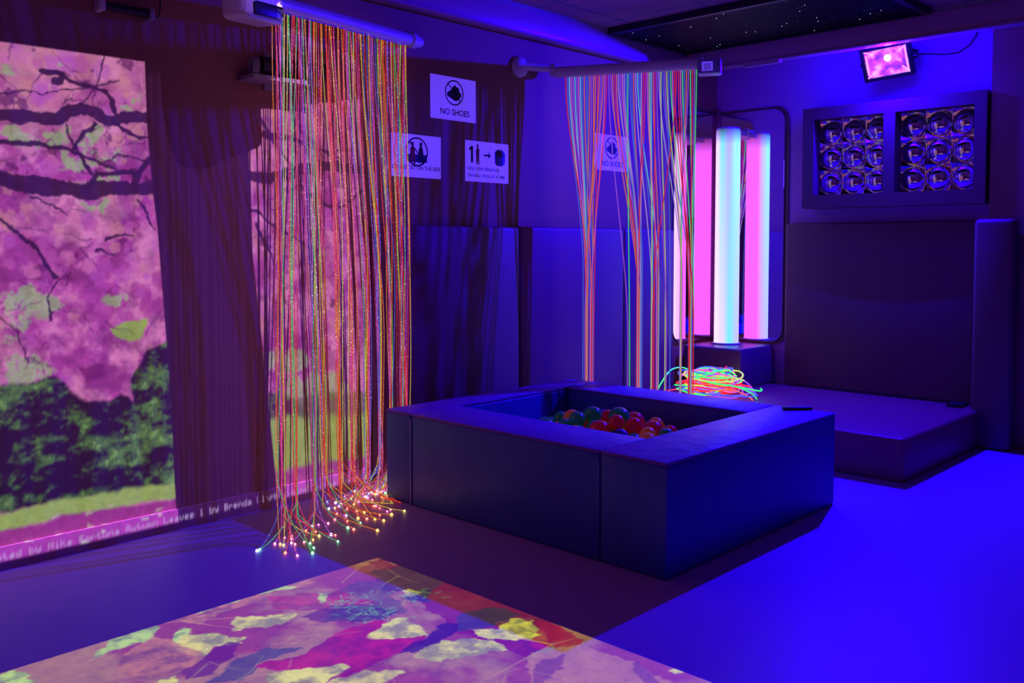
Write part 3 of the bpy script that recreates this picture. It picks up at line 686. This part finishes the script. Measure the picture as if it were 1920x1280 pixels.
c_ = MB(); c_.sphere(fp(.0, .02, -.03), .022, 16, 10); c_.build('lamp_chip', M_chip, t)
k_ = MB(); k_.tube([fp(-W2-.012, 0, -.02), fp(-W2-.012, .0, -.12), fp(-W2*.6, .02, -.19)], .009, 6); k_.tube([fp(W2+.012, 0, -.02), fp(W2+.012, .0, -.12), fp(W2*.6, .02, -.19)], .009, 6)
k_.tube([fp(-W2*.62, .02, -.185), fp(W2*.62, .02, -.185)], .012, 6); k_.build('yoke', M_black, t)
MB().tube([fp(-W2-.03, 0, -.02), fp(-W2-.002, 0, -.02)], .016, 12).build('knob', M_black, t)
pts = [fp(W2*.5, .03, -.11)]+[Vector((6.59, y, z)) for y, z in ((2.35, 2.62), (2.25, 2.60), (2.15, 2.60), (2.08, 2.64), (2.04, 2.70), (2.03, 2.779))]
MB().tube(pts, .004, 6).build('cable', M_black, t)
flo.location = FC+fn*.03; 
flo.rotation_euler = fn.lerp(FL_DIR, .5).to_track_quat('-Z', 'Y').to_euler()

# little rail bracket under the casing
tag(MB().box((5.985, 3.14, 2.585), (6.03, 3.42, 2.61)).build('rail_bracket', M_trunk, None, (6.0, 3.28, 2.585)), 'short thin white bar just under the rail beside the second strand curtain', 'bracket')

# ------------------------------------------------------------------ signs
def text_mesh(txt, size, to3, parent, name, m, depth=.0008, align='CENTER'):
    cu = bpy.data.curves.new(name, 'FONT'); cu.body = txt; cu.size = size; cu.align_x = align; cu.offset = .014*size; cu.extrude = 0; cu.resolution_u = 3
    o = bpy.data.objects.new('tmp', cu); COL.objects.link(o)
    dg = bpy.context.evaluated_depsgraph_get(); me = bpy.data.meshes.new_from_object(o.evaluated_get(dg))
    vs = [v.co.copy() for v in me.vertices]; fs = [list(p.vertices) for p in me.polygons]
    bpy.data.objects.remove(o); bpy.data.curves.remove(cu); bpy.data.meshes.remove(me)
    mb = MB(); mb.add([to3(v.x, v.y, depth) for v in vs], fs); return mb.build(name, m, parent)
def ring(r0, r1, n=40): return [(r0, r1, n)]
def sign(x0, z0, w, h, label, kind):
    Yf = 4.009; t = thing('wall_sign', (x0+w/2, Yf, z0), label, 'sign', 'paper signs')
    P3 = lambda u, v, d: Vector((x0+u, Yf-.0015-d, z0+v))
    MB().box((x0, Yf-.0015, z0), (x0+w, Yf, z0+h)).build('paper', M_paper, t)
    def blob(pts, m, name, d=.0006):
        MB().prism(pts, lambda u, v, q: P3(u*w, v*w, q*1.0), d).build(name, m, t)
    def annulus(cx, cy, r, th, m, ry=None):
        n = 40; b = MB(); vs = []
        for i in range(n):
            a = 2*PI*i/n
            for rr in (r-th, r): vs.append(P3((cx+rr*math.cos(a))*w, (cy+rr*math.sin(a))*w, .0022))
        b.add(vs, [[2*i, 2*i+1, (2*i+3) % (2*n), (2*i+2) % (2*n)] for i in range(n)])
        c, s_ = math.cos(-PI/4), math.sin(-PI/4); q = th*.42; L = r-th*.5
        b.add([P3((cx+c*a-s_*b2)*w, (cy+s_*a+c*b2)*w, .0024) for a, b2 in ((-L, -q), (L, -q), (L, q), (-L, q))], [(0, 1, 2, 3)])
        b.build('prohibition_ring', m, t)
    hh = h/w
    if kind == 'shoes':
        cx, cy, r = .51, hh*.64, .205
        blob([(cx-.15, cy-.06), (cx-.05, cy-.10), (cx+.02, cy-.13), (cx+.10, cy-.11), (cx+.16, cy-.04), (cx+.16, cy+.0), (cx+.12, cy+.02), (cx+.10, cy+.09), (cx+.05, cy+.10), (cx+.02, cy+.13), (cx-.03, cy+.10), (cx-.05, cy+.05), (cx-.11, cy+.02), (cx-.16, cy-.01)], M_ink, 'shoe_drawing')
        annulus(cx, cy, r, .022, M_ink)
        text_mesh('NO SHOES', .135*w, lambda u, v, d: P3(.53*w+u, .085*w+v, d), t, 'lettering', M_ink)
    elif kind == 'side':
        cx, cy, r = .50, hh*.60, .225
        blob([(cx-.21, cy-.16), (cx+.21, cy-.16), (cx+.21, cy-.04), (cx-.21, cy-.04)], M_inkblue, 'pool_drawing', .0004)
        for k, mm in ((-1, M_inkred), (1, M_ink)):
            q = cx+k*.085
            blob([(q-.05, cy-.17), (q-.015, cy-.17), (q-.01, cy-.05), (q+.02, cy-.19), (q+.055, cy-.19), (q+.05, cy-.02), (q+.035, cy+.06), (q+.015, cy+.085), (q+.03, cy+.11), (q+.02, cy+.15), (q-.02, cy+.15), (q-.03, cy+.11), (q-.015, cy+.085), (q-.045, cy+.05)], mm, 'figure_drawing', .001)
        annulus(cx, cy, r, .024, M_ink)
        text_mesh('DO NOT SIT ON THE SIDE', .082*w, lambda u, v, d: P3(.50*w+u, .12*w+v, d), t, 'lettering', M_ink)
    else:
        q = .16; cy = hh*.66
        blob([(.125, cy-.13), (.175, cy-.13), (.175, cy+.14), (.135, cy+.14), (.085, cy+.10), (.085, cy+.06), (.125, cy+.08)], M_ink, 'numeral')
        q = .275
        blob([(q-.03, cy-.15), (q-.005, cy-.15), (q, cy-.03), (q+.01, cy-.15), (q+.035, cy-.15), (q+.035, cy+.02), (q+.04, cy+.10), (q+.01, cy+.11), (q+.022, cy+.14), (q+.01, cy+.18), (q-.015, cy+.18), (q-.022, cy+.14), (q-.01, cy+.11), (q-.04, cy+.08), (q-.035, cy)], M_inkred, 'figure_drawing')
        blob([(.41, cy-.008), (.52, cy-.008), (.52, cy-.05), (.58, cy+.005), (.52, cy+.06), (.52, cy+.02), (.41, cy+.02)], M_ink, 'arrow')
        c2 = .79
        blob([(c2-.12, cy-.10), (c2-.06, cy-.15), (c2+.06, cy-.15), (c2+.125, cy-.10), (c2+.125, cy+.07), (c2+.06, cy+.12), (c2-.06, cy+.12), (c2-.12, cy+.07)], M_inkblue, 'pool_drawing', .0004)
        blob([(c2+.09*math.cos(a*PI/8), cy+.045+.05*math.sin(a*PI/8)) for a in range(16)], M_ink, 'pool_opening', .001)
        text_mesh('ONLY ONE PERSON IN', .071*w, lambda u, v, d: P3(.05*w+u, .185*w+v, d), t, 'lettering', M_ink, align='LEFT')
        text_mesh('THE BALL POOL AT A TIME', .071*w, lambda u, v, d: P3(.05*w+u, .075*w+v, d), t, 'lettering', M_ink, align='LEFT')
sign(3.522, 2.038, .360, .25, 'NO SHOES paper sign, the highest one on the wall', 'shoes')
sign(3.235, 1.690, .365, .24, 'DO NOT SIT ON THE SIDE paper sign beside the sparkling curtain', 'side')
sign(3.795, 1.690, .370, .243, 'ball pool sign reading ONLY ONE PERSON IN THE BALL POOL AT A TIME', 'one')
sign(5.025, 1.833, .375, .25, 'NO SHOES paper sign behind the neon strand curtain', 'shoes')

# ------------------------------------------------------------------ ball pool
t = thing('ball_pool', (3.7, 2.9, 0), 'square blue padded ball pool with thick vinyl sides', 'ball pool')
PZ = .465
def panel(lo, hi, nm='side_panel'):
    body = MB(); body.box(lo, (hi[0], hi[1], PZ-.012), .014, 3); o = body.build(nm, M_pool, t)
    tp = MB(); tp.box((lo[0]+.000, lo[1]+.000, PZ-.016), (hi[0], hi[1], PZ), .0078, 2); tp.build('lit_top_sheet', M_pool_lit, o)  # thin sheet for the lit tone of the top, not a separate cushion
    return o
p1 = panel((2.96, 2.3305, 0), (3.29, 3.525, PZ)); p2 = panel((2.96, 2.0, 0), (4.455, 2.33, PZ)); p3 = panel((4.17, 2.335, 0), (4.455, 3.525, PZ)); p4 = panel((2.962, 3.53, 0), (4.455, 3.73, PZ))
for x, y, mm in ((2.957, 2.3325, M_pool), (2.957, 3.5275, M_pipe)):
    MB().box((x-.001, y-.005, .01), (x+.006, y+.005, PZ-.03), .002).build('seam', mm, t)
MB().box((4.16, 3.522, PZ-.004), (4.45, 3.533, PZ+.004), .002).build('seam', M_pipe, t)
MB().tube([(2.96, 2.002, PZ-.03), (4.45, 2.002, PZ-.03)], .004, 6).build('piping', M_pool, t)
MB().box((3.29, 2.33, .0), (4.17, 3.53, .16)).build('base_mat', M_liner, t)

# remote on the rim
t = thing('remote_control', (4.45, 2.17, PZ), 'small black remote control lying on the ball pool rim', 'remote control')
Mq = Matrix.Translation((4.40, 2.18, PZ+.0085)) @ Matrix.Rotation(math.radians(-42), 4, 'Z')
MB().box((-.075, -.018, -.008), (.075, .018, .008), .004, 2, M=Mq).build('body', M_black, t)
for k in range(5): MB().box((-.055+k*.022, -.006, .008), (-.043+k*.022, .006, .0095), M=Mq).build('button', M_grey, t)
tag(MB().box((6.34, 2.00, .2455), (6.47, 2.10, .268), .005, 2).build('dark_slab', M_black, None, (6.4, 2.05, .2455)), 'flat dark pouch on the plinth beside the padded post', 'slab')  # flat black box set at a dark patch of the plinth

# balls: heap inside the pool, each resting on those below
ballmats = {'red': mat('glowing red ball', (.62, .008, .02), .22, coat=.3, emit=(.30, .002, .015), estr=.12), 'green': mat('glowing green ball', (.01, .24, .10), .25, coat=.3, emit=(.0, .14, .06), estr=.05), 'orange': mat('glowing orange ball', (.75, .16, .02), .25, coat=.3, emit=(.5, .08, .01), estr=.10), 'blue': mat('blue ball', (.01, .03, .25), .25, coat=.3)}  # faint emission added to all but blue so the colours read
placed = []; PA = np.zeros((400, 4))
R0 = .042
def drop(x, y, R):
    z = .16+R
    n = len(placed)
    if n:
        q = PA[:n]; d2 = (q[:, 0]-x)**2+(q[:, 1]-y)**2; rr = ((R+q[:, 3])*1.002)**2-d2; k = rr > 0
        if k.any(): z = max(z, float((q[k, 2]+np.sqrt(rr[k])).max()))
    return z
def surf(x, y):
    return (.318)+.15*math.exp(-(((x-3.80)/.36)**2+((y-2.95)/.40)**2))
order = []
for it in range(9000):
    big = rnd.random() < .22
    R = rnd.uniform(.056, .062) if big else rnd.uniform(.040, .047)
    x = rnd.uniform(3.295+R, 4.165-R); y = rnd.uniform(2.335+R, 3.52-R)
    z = drop(x, y, R)
    # settle: try small moves that lower it
    for k in range(26):
        a = rnd.uniform(0, 6.3); s_ = .03*(1-k/30); x2 = min(max(x+s_*math.cos(a), 3.295+R), 4.165-R); y2 = min(max(y+s_*math.sin(a), 2.335+R), 3.52-R)
        z2 = drop(x2, y2, R)
        if z2 < z: x, y, z = x2, y2, z2
    if z+R < surf(x, y): PA[len(placed)] = (x, y, z, R); placed.append((x, y, z, R))
    if len(placed) > 280: break
# which are seen from above (no ball straight on top)
def cam_xy(p):
    v = Vector(p)-Vector((0, 0, 1.3)); d = v.x*.7232+v.y*.6905; return (v.x*.6905-v.y*.7232)/d, -v.z/d, d
seen = []
for i, (x, y, z, R) in enumerate(placed):
    c = Vector((x, y, z)); e = Vector((0, 0, 1.3)); vis = 0
    for o in ((0, 0, .8), (.5, -.5, .5), (-.5, .5, .5), (-.4, -.4, .6)):
        p = c+Vector(o)*R; d = (e-p); L = d.length; d = d/L; ok = True
        for j, (a, b_, cc, r) in enumerate(placed):
            if j == i: continue
            q = Vector((a, b_, cc))-p; tt = q.dot(d)
            if tt > 0 and (q-d*tt).length < r: ok = False; break
        if ok:
            s0 = (PZ-p.z)/d.z; xx = p.x+d.x*s0; yy = p.y+d.y*s0
            if not (xx > 3.295 and yy > 2.33): ok = False
        vis += ok
    seen.append(vis > 0)
cols = ['red', 'red', 'green', 'red', 'green', 'orange', 'red', 'green', 'red', 'green', 'blue', 'red', 'orange']
def ballcol(i):
    x, y, z, R = placed[i]
    sx = cam_xy((x, y, z))[0]
    if sx > .072 and R > .05: return 'green' if i % 5 == 1 else 'red'
    if sx < .072: return ['green', 'green', 'orange', 'green'][i % 4]
    return cols[(i*7+3) % 13]
meshes = {}
vis_ids = [i for i in range(len(placed)) if seen[i]]
ranks = {}
for c in ballmats:
    ids = sorted([i for i in vis_ids if ballcol(i) == c], key=lambda i: cam_xy(placed[i][:3])[0])
    for k, i in enumerate(ids): ranks[i] = (k+1, len(ids))
def ordinal(n): return '%d%s' % (n, 'th' if 10 <= n % 100 <= 20 else {1: 'st', 2: 'nd', 3: 'rd'}.get(n % 10, 'th'))
def near_txt(i):
    x, y, z, R = placed[i]
    return ('high on the heap' if z > .335 else 'low in the heap' if z < .26 else 'halfway down the heap')
for i, (x, y, z, R) in enumerate(placed):
    c = ballcol(i)
    if c not in meshes:
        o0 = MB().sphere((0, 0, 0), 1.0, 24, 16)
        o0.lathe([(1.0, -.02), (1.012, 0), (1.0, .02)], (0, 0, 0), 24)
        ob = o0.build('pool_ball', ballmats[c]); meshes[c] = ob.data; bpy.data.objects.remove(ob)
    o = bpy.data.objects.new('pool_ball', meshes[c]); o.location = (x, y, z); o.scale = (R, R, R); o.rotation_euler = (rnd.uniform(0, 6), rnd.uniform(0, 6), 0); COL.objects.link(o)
    if i in ranks:
        k, n = ranks[i]; lab = '%s%s plastic ball %s, %s from the left of the %s balls' % ('large ' if R > .05 else '', c, near_txt(i), ordinal(k), c)
    else: lab = '%s plastic ball buried under the heap in the pool' % c
    tag(o, lab, 'ball', 'balls in the ball pool')

# ------------------------------------------------------------------ fibre strands
def smooth(t): return t*t*(3-2*t)
HUE1 = [('red', (1, .04, .03), (1, .16, .10)), ('orange', (1, .26, .04), (1, .5, .08)), ('yellow', (.85, .62, .06), (1, .85, .12)), ('green', (.10, .55, .18), (.2, 1, .3)),
        ('blue', (.10, .14, .9), (.4, .5, 1)), ('pink', (.95, .08, .45), (1, .2, .5)), ('violet', (.45, .10, .85), (.75, .45, 1)), ('lime', (.5, .75, .1), (.8, 1, .3)), ('crimson', (.55, .02, .06), (1, .2, .25))]
SM = {n: (mat(n+' fibre', (.03, .03, .03), .3, emit=c, estr=.55), mat(n+' sparkle', (.05, .05, .05), .3, emit=d, estr=1.3), mat(n+' fibre tip', (.1, .1, .1), .3, emit=d, estr=4.5)) for n, c, d in HUE1}
A1 = Vector((2.235, 3.585, 2.335)); B1 = Vector((3.30, 3.945, 2.40)); ax1 = (B1-A1)
t = thing('fibre_optic_curtain', (2.78, 3.77, 0), 'sparkling fibre optic strand curtain hanging to the floor before the projection', 'strand curtain', None)
d1 = ax1.normalized(); n1v = Vector((d1.y, -d1.x, 0)).normalized()
MB().tube([A1-d1*.02+Vector((0, 0, .034)), B1+d1*.03+Vector((0, 0, .034))], .034, 20).build('rail', M_white, t)
MB().box((-.53, -.006, -.004), (.53, .006, .004), M=Matrix.Translation((A1+B1)/2+Vector((0, 0, .0))) @ d1.to_track_quat('X', 'Z').to_matrix().to_4x4()).build('strand_slot', M_grey, t)
j = MB(); j.tube([B1+d1*.02+Vector((0, 0, .034)), B1+d1*.075+Vector((0, 0, .034))], .042, 20); j.sphere(B1+d1*.075+Vector((0, 0, .034)), .040, 16, 10); j.tube([B1+d1*.075+Vector((0, 0, .034)), B1+d1*.13+Vector((0, .0, .034))], .030, 16)
j.build('end_joint', M_white, t)
Mh = Matrix.Translation(A1) @ d1.to_track_quat('X', 'Z').to_matrix().to_4x4()
hs = MB(); hs.box((-.25, -.075, -.075), (-.005, .075, .13), .03, 4, M=Mh); lb = hs.build('light_source_box', M_white, t)
MB().box((-.215, -.079, -.06), (-.03, -.073, -.005), .012, 2, M=Mh).build('vent', M_black, lb)
text_mesh('2', .035, lambda u, v, d: Mh @ Vector((-.035+u, -.0765, .012+v)), lb, 'numeral', M_ink)
clus = [(.03, 11, .014), (.10, 7, .012), (.235, 9, .012), (.31, 10, .014), (.42, 9, .012), (.52, 10, .014), (.64, 13, .014), (.74, 13, .014), (.84, 12, .013), (.93, 14, .014), (.985, 8, .010)]
tot = sum(c[1] for c in clus); si = 0; extra = MB(); extra_m = [m for n, _, _ in HUE1 for m in SM[n]]
wts = ['red']*8+['orange']*4+['yellow']*4+['green']*2+['blue']*3+['pink']*4+['violet']*2+['lime']*1+['crimson']*4
for cs_, n_, sp_ in clus:
    for k in range(n_):
        s0 = (si+.5)/tot+rnd.uniform(-.003, .003); s1 = cs_+rnd.gauss(0, sp_*.8); s1 = min(max(s1, -.02), 1.03)
        hue = rnd.choice(wts); hi = [h_[0] for h_ in HUE1].index(hue)
        top = A1+ax1*s0; off = rnd.gauss(0, .015)
        bot = A1+ax1*s1; bot.z = 0
        sag = rnd.uniform(.10, .26) if rnd.random() < .8 else rnd.uniform(.03, .08)
        pull = rnd.uniform(.35, 1.0); wob = rnd.uniform(0, 6.3)
        pts = []
        for q in range(23):
            u = q/22; z = top.z*(1-u)+sag*u
            f_ = smooth(min(1, u/ (.42+.34*pull)))
            p = top.lerp(bot, f_); p = Vector((p.x, p.y, z))
            p += n1v*(off*math.sin(u*PI)+.006*math.sin(wob+u*7))+d1*(.006*math.sin(wob*2+u*9))
            pts.append(p)
        a = rnd.uniform(-1.2, 1.2); fd = (n1v*math.cos(a)+d1*math.sin(a)*(.8)+(-d1*rnd.uniform(.5, 1.6) if cs_ < .26 and rnd.random() < .75 else Vector((0, 0, 0)))).normalized()
        L = rnd.uniform(.05, .40) if cs_ < .6 else rnd.uniform(.04, .20)
        if pts[-1].x > 2.85:
            fd = Vector((-1, rnd.uniform(-.55, .1), 0)).normalized(); L = rnd.uniform(.1, .34)*min(1, (pts[-1].x-2.5)/.5); sag = rnd.uniform(.08, .2)
            if pts[-1].x-L < 2.93 and rnd.random() < .4: L = max(.03, pts[-1].x-2.95)
        e0 = pts[-1]
        for q in range(1, 8):
            u = q/7; p = e0+fd*(L*u**1.3); p.z = max(.005, sag*(1-u)**1.7+.004)
            p.y = min(p.y, 3.985)
            if p.x > 2.93: p.y = max(p.y, 3.745)
            pts.append(p)
        mb = MB() if si < 100 else extra
        o_ = 0 if si < 100 else hi*3
        mb.tube(pts, .0019, 5, o_, False)
        dens = rnd.choice([.02, .035, .05, .08]); zz = 0
        for q in range(len(pts)-1):
            a_, b_ = pts[q], pts[q+1]; Ls = (b_-a_).length; u = rnd.uniform(0, dens)
            while u < Ls:
                p = a_.lerp(b_, u/Ls); jit = Vector((rnd.uniform(-.001, .001), rnd.uniform(-.001, .001), 0))
                mb.octa(p+jit, rnd.uniform(.0020, .0031), o_+1); u += dens*rnd.uniform(.4, 2.2)
        mb.sphere(pts[-1], rnd.uniform(.004, .0068), 8, 6, o_+2)
        if si < 100: mb.build('fibre_strand', list(SM[hue]), t)
        si += 1
o = extra.build('fibre_strands', extra_m, t); o['kind'] = 'stuff'

# neon curtain
HUE2 = [('neon red', (1, .05, .08)), ('neon green', (.15, 1, .35)), ('neon blue', (.15, .25, 1)), ('neon violet', (.55, .18, 1)), ('neon pink', (1, .25, .75)), ('neon cyan', (.3, .85, 1)), ('neon lavender', (.65, .5, 1)), ('neon yellow', (.75, .85, .25)), ('neon orange', (1, .28, .06))]
SM2 = {n: mat(n+' strand', (.06, .06, .06), .35, emit=[q**1.25 for q in c], estr=.50) for n, c in HUE2}
SM3 = {n: mat(n+' lit strand', (.06, .06, .06), .35, emit=[q**1.6 for q in c], estr=1.0) for n, c in HUE2}
A2 = Vector((4.53, 3.86, 2.375)); B2 = Vector((4.93, 3.13, 2.385)); ax2 = B2-A2; d2 = ax2.normalized(); n2v = Vector((d2.y, -d2.x, 0)).normalized()
t = thing('fibre_optic_curtain', (4.73, 3.5, 0), 'neon strand curtain gathered in bunches hanging behind the ball pool', 'strand curtain', None)
up_ = Vector((0, 0, .036))
MB().tube([A2-d2*.06+up_, B2+d2*.03+up_], .036, 20).build('rail', M_white, t)
arm = MB(); arm.tube([Vector((4.27, 3.99, 2.43)), Vector((4.50, 3.93, 2.435))], .024, 14); arm.sphere(Vector((4.50, 3.93, 2.435)), .035, 14, 10); arm.tube([Vector((4.50, 3.93, 2.435)), Vector((4.50, 3.93, 2.39))], .022, 12); arm.build('swing_arm', M_white, t)
Md = Matrix.Rotation(PI/2, 3, 'X')
MB().lathe([(0, .04), (.045, .035), (.062, .02), (.066, 0)], (4.262, 4.008, 2.425), 28, 0, Md).build('wall_disc', M_white, t)
Mh = Matrix.Translation(B2) @ d2.to_track_quat('X', 'Z').to_matrix().to_4x4()
bx = MB(); bx.box((.0, -.06, -.035), (.145, .06, .055), .012, 2, M=Mh); lb = bx.build('light_source_box', mat('blue grey box', (.25, .25, .5), .4), t)
side = 1 if (Mh.to_3x3() @ Vector((0, 1, 0))).dot(Vector((-.72, -.69, 0))) > 0 else -1
MB().box((.03, side*.0605-.0006, -.02), (.095, side*.0605+.0006, .035), M=Mh).build('paper_label', M_paper, lb)
for q in range(4): MB().box((.04, side*.0612-.0006, -.012+q*.010), (.085, side*.0612+.0006, -.008+q*.010), M=Mh).build('label_line', M_ink, lb)
bunch = [(.175, 16, .012, 1.10), (.21, 7, .012, .9), (.57, 9, .012, 1.2), (.60, 6, .014, 1.3), (.50, 2, .01, .8), (.68, 5, .012, 1.2), (.72, 4, .012, 1.1), (.80, 3, .02, .9), (.895, 8, .010, 1.4), (.965, 6, .01, 1.2), (.99, 3, .01, 1.0)]
tot2 = sum(b_[1] for b_ in bunch)
# start order interleaved so the strands fan out from the rail
starts = []
for bi, b_ in enumerate(bunch):
    for k in range(b_[1]): starts.append((b_[0]+rnd.gauss(0, .07), bi))
starts.sort()
for k, (_, bi) in enumerate(starts):
    s0 = (k+.5)/tot2; cs_, n_, sp_, zg = bunch[bi]
    s1 = cs_+rnd.gauss(0, sp_*.7); hue = rnd.choice([h_[0] for h_ in HUE2]+['neon violet', 'neon lavender', 'neon blue', 'neon violet', 'neon red', 'neon orange', 'neon pink']); top = A2+ax2*s0; bot = A2+ax2*s1; pts = []
    off = rnd.gauss(0, .012); gz = rnd.uniform(.75, 1.25)
    for q in range(25):
        u = q/24; z = top.z*(1-u)+.012*u
        f_ = smooth(min(1, (top.z-z)/max(.3, top.z-zg*gz*.9)))
        p = top.lerp(bot, f_); p = Vector((p.x, p.y, z))+n2v*(off*math.sin(u*PI))
        pts.append(p)
    e0 = pts[-1]; a = rnd.uniform(0, 6.3)
    for q in range(1, 4):
        p = e0+Vector((math.cos(a)*.03*q, math.sin(a)*.03*q, 0)); p.x = min(max(p.x, 4.47), 5.08); pts.append(p)
    MB().tube(pts, .0034, 5, 0, False).build('neon_strand', SM2[hue], t)

# tangle of lit side-glow strands on the plinth
t = thing('fibre_optic_tangle', (5.62, 3.52, .245), 'tangled heap of bright neon strands piled on the plinth', 'fibre strands')
for k in range(54):
    pts = []; a0 = rnd.uniform(0, 6.3); R = rnd.uniform(.07, .25); ex = rnd.uniform(.5, 1.0); cx = 5.66+rnd.gauss(0, .05); cy = 3.46+rnd.gauss(0, .05)
    base = .255+rnd.random()**1.4*.10; amp = rnd.uniform(.0, .08); turns = rnd.uniform(.5, 1.5); dr = rnd.uniform(-.1, .1)
    ph = rnd.uniform(0, 6.3); N_ = 26
    for q in range(N_):
        u = q/(N_-1); a = a0+turns*2*PI*u; r = R*(1+dr*math.sin(3*a+ph)); x = cx+r*math.cos(a)*.85-r*math.sin(a)*.25*ex; y = cy+r*ex*math.sin(a)
        rr = math.hypot(x-5.66, y-3.46)
        z = .252+(base-.25)*max(.0, 1-(rr/.42)**2)*1.6+amp*(.5+.5*math.sin(2*a+ph))*max(0, 1-(rr/.42)**2)
        x = min(x, 6.04) if y > 3.43 else x
        pts.append(Vector((max(5.13, x), min(y, 3.93), max(.250, z))))
    hue = rnd.choice(['neon green', 'neon red', 'neon orange', 'neon yellow', 'neon violet', 'neon blue', 'neon violet', 'neon blue', 'neon red', 'neon pink', 'neon green', 'neon orange'])
    MB().tube(pts, .0052, 6, 0, True).build('lit_strand', SM3[hue], t)
def loop(pts, hue):
    # smooth through the points (Catmull-Rom)
    out = []; P_ = [Vector(p) for p in pts]; P_ = [P_[0]]+P_+[P_[-1]]
    for i in range(1, len(P_)-2):
        for q in range(8):
            u = q/8; out.append(.5*((2*P_[i])+(P_[i+1]-P_[i-1])*u+(2*P_[i-1]-5*P_[i]+4*P_[i+1]-P_[i+2])*u*u+(3*P_[i]-P_[i-1]-3*P_[i+1]+P_[i+2])*u**3))
    out.append(P_[-1]); MB().tube(out, .0048, 6).build('lit_strand', SM3[hue], t)
loop([(5.36, 3.72, .26), (5.40, 3.70, .34), (5.52, 3.70, .42), (5.62, 3.66, .43), (5.68, 3.62, .38), (5.66, 3.60, .30)], 'neon green')
loop([(5.62, 3.62, .34), (5.70, 3.60, .42), (5.80, 3.52, .43), (5.86, 3.42, .38), (5.90, 3.36, .30)], 'neon blue')
loop([(5.70, 3.45, .30), (5.82, 3.42, .37), (5.86, 3.30, .34), (5.84, 3.22, .28), (5.80, 3.20, .255)], 'neon violet')
loop([(5.60, 3.40, .32), (5.68, 3.30, .33), (5.72, 3.18, .29), (5.70, 3.12, .255)], 'neon green')
loop([(5.70, 3.50, .33), (5.78, 3.45, .40), (5.84, 3.44, .44)], 'neon red')
loop([(5.50, 3.42, .30), (5.62, 3.26, .31), (5.66, 3.16, .27), (5.64, 3.12, .255)], 'neon orange')

# ------------------------------------------------------------------ bracket with coiled cable, black wall fixture
t = thing('wall_bracket', (2.45, 3.95, 2.10), 'wall bracket with black sleeve and clear coiled cable behind the curtain', 'bracket')
MB().tube([(2.36, 3.90, 2.155), (2.75, 3.90, 2.17)], .042, 18).build('sleeve', M_black, t)
MB().tube([(2.42, 3.90, 2.157), (2.445, 3.90, 2.158)], .047, 18).build('strap', M_grey, t)
b = MB(); b.box((2.30, 3.86, 2.085), (2.60, 4.005, 2.108), .006, 2); b.box((2.44, 3.99, 2.06), (2.60, 4.008, 2.24), .004, 2); b.build('plate', M_grey, t)
c_ = MB()
for k in range(5):
    R = .042+.002*k; cx = 2.315+.006*k
    c_.tube([(cx+.012*math.cos(a*PI/10), 3.90+R*math.cos(a*PI/10), 2.145+R*math.sin(a*PI/10)) for a in range(21)], .003, 6, 0, False)
c_.build('cable_coil', M_grey, t)
t = thing('wall_fixture', (1.74, 3.99, 2.27), 'small black tubular fixture high on the wall above the projection', 'fixture')
MB().tube([(1.66, 3.965, 2.315), (1.85, 3.965, 2.315)], .020, 16).build('body', M_black, t)
MB().box((1.635, 3.94, 2.29), (1.66, 4.009, 2.345), .004, 2).build('end_bracket', M_white, t)
MB().box((1.85, 3.94, 2.285), (1.872, 4.009, 2.335), .004, 2).build('end_bracket', M_grey, t)
MB().tube([(1.87, 3.985, 2.31), (1.91, 3.99, 2.315), (1.925, 4.0, 2.36), (1.925, 4.005, 2.60)], .003, 6).build('cable', M_black, t)
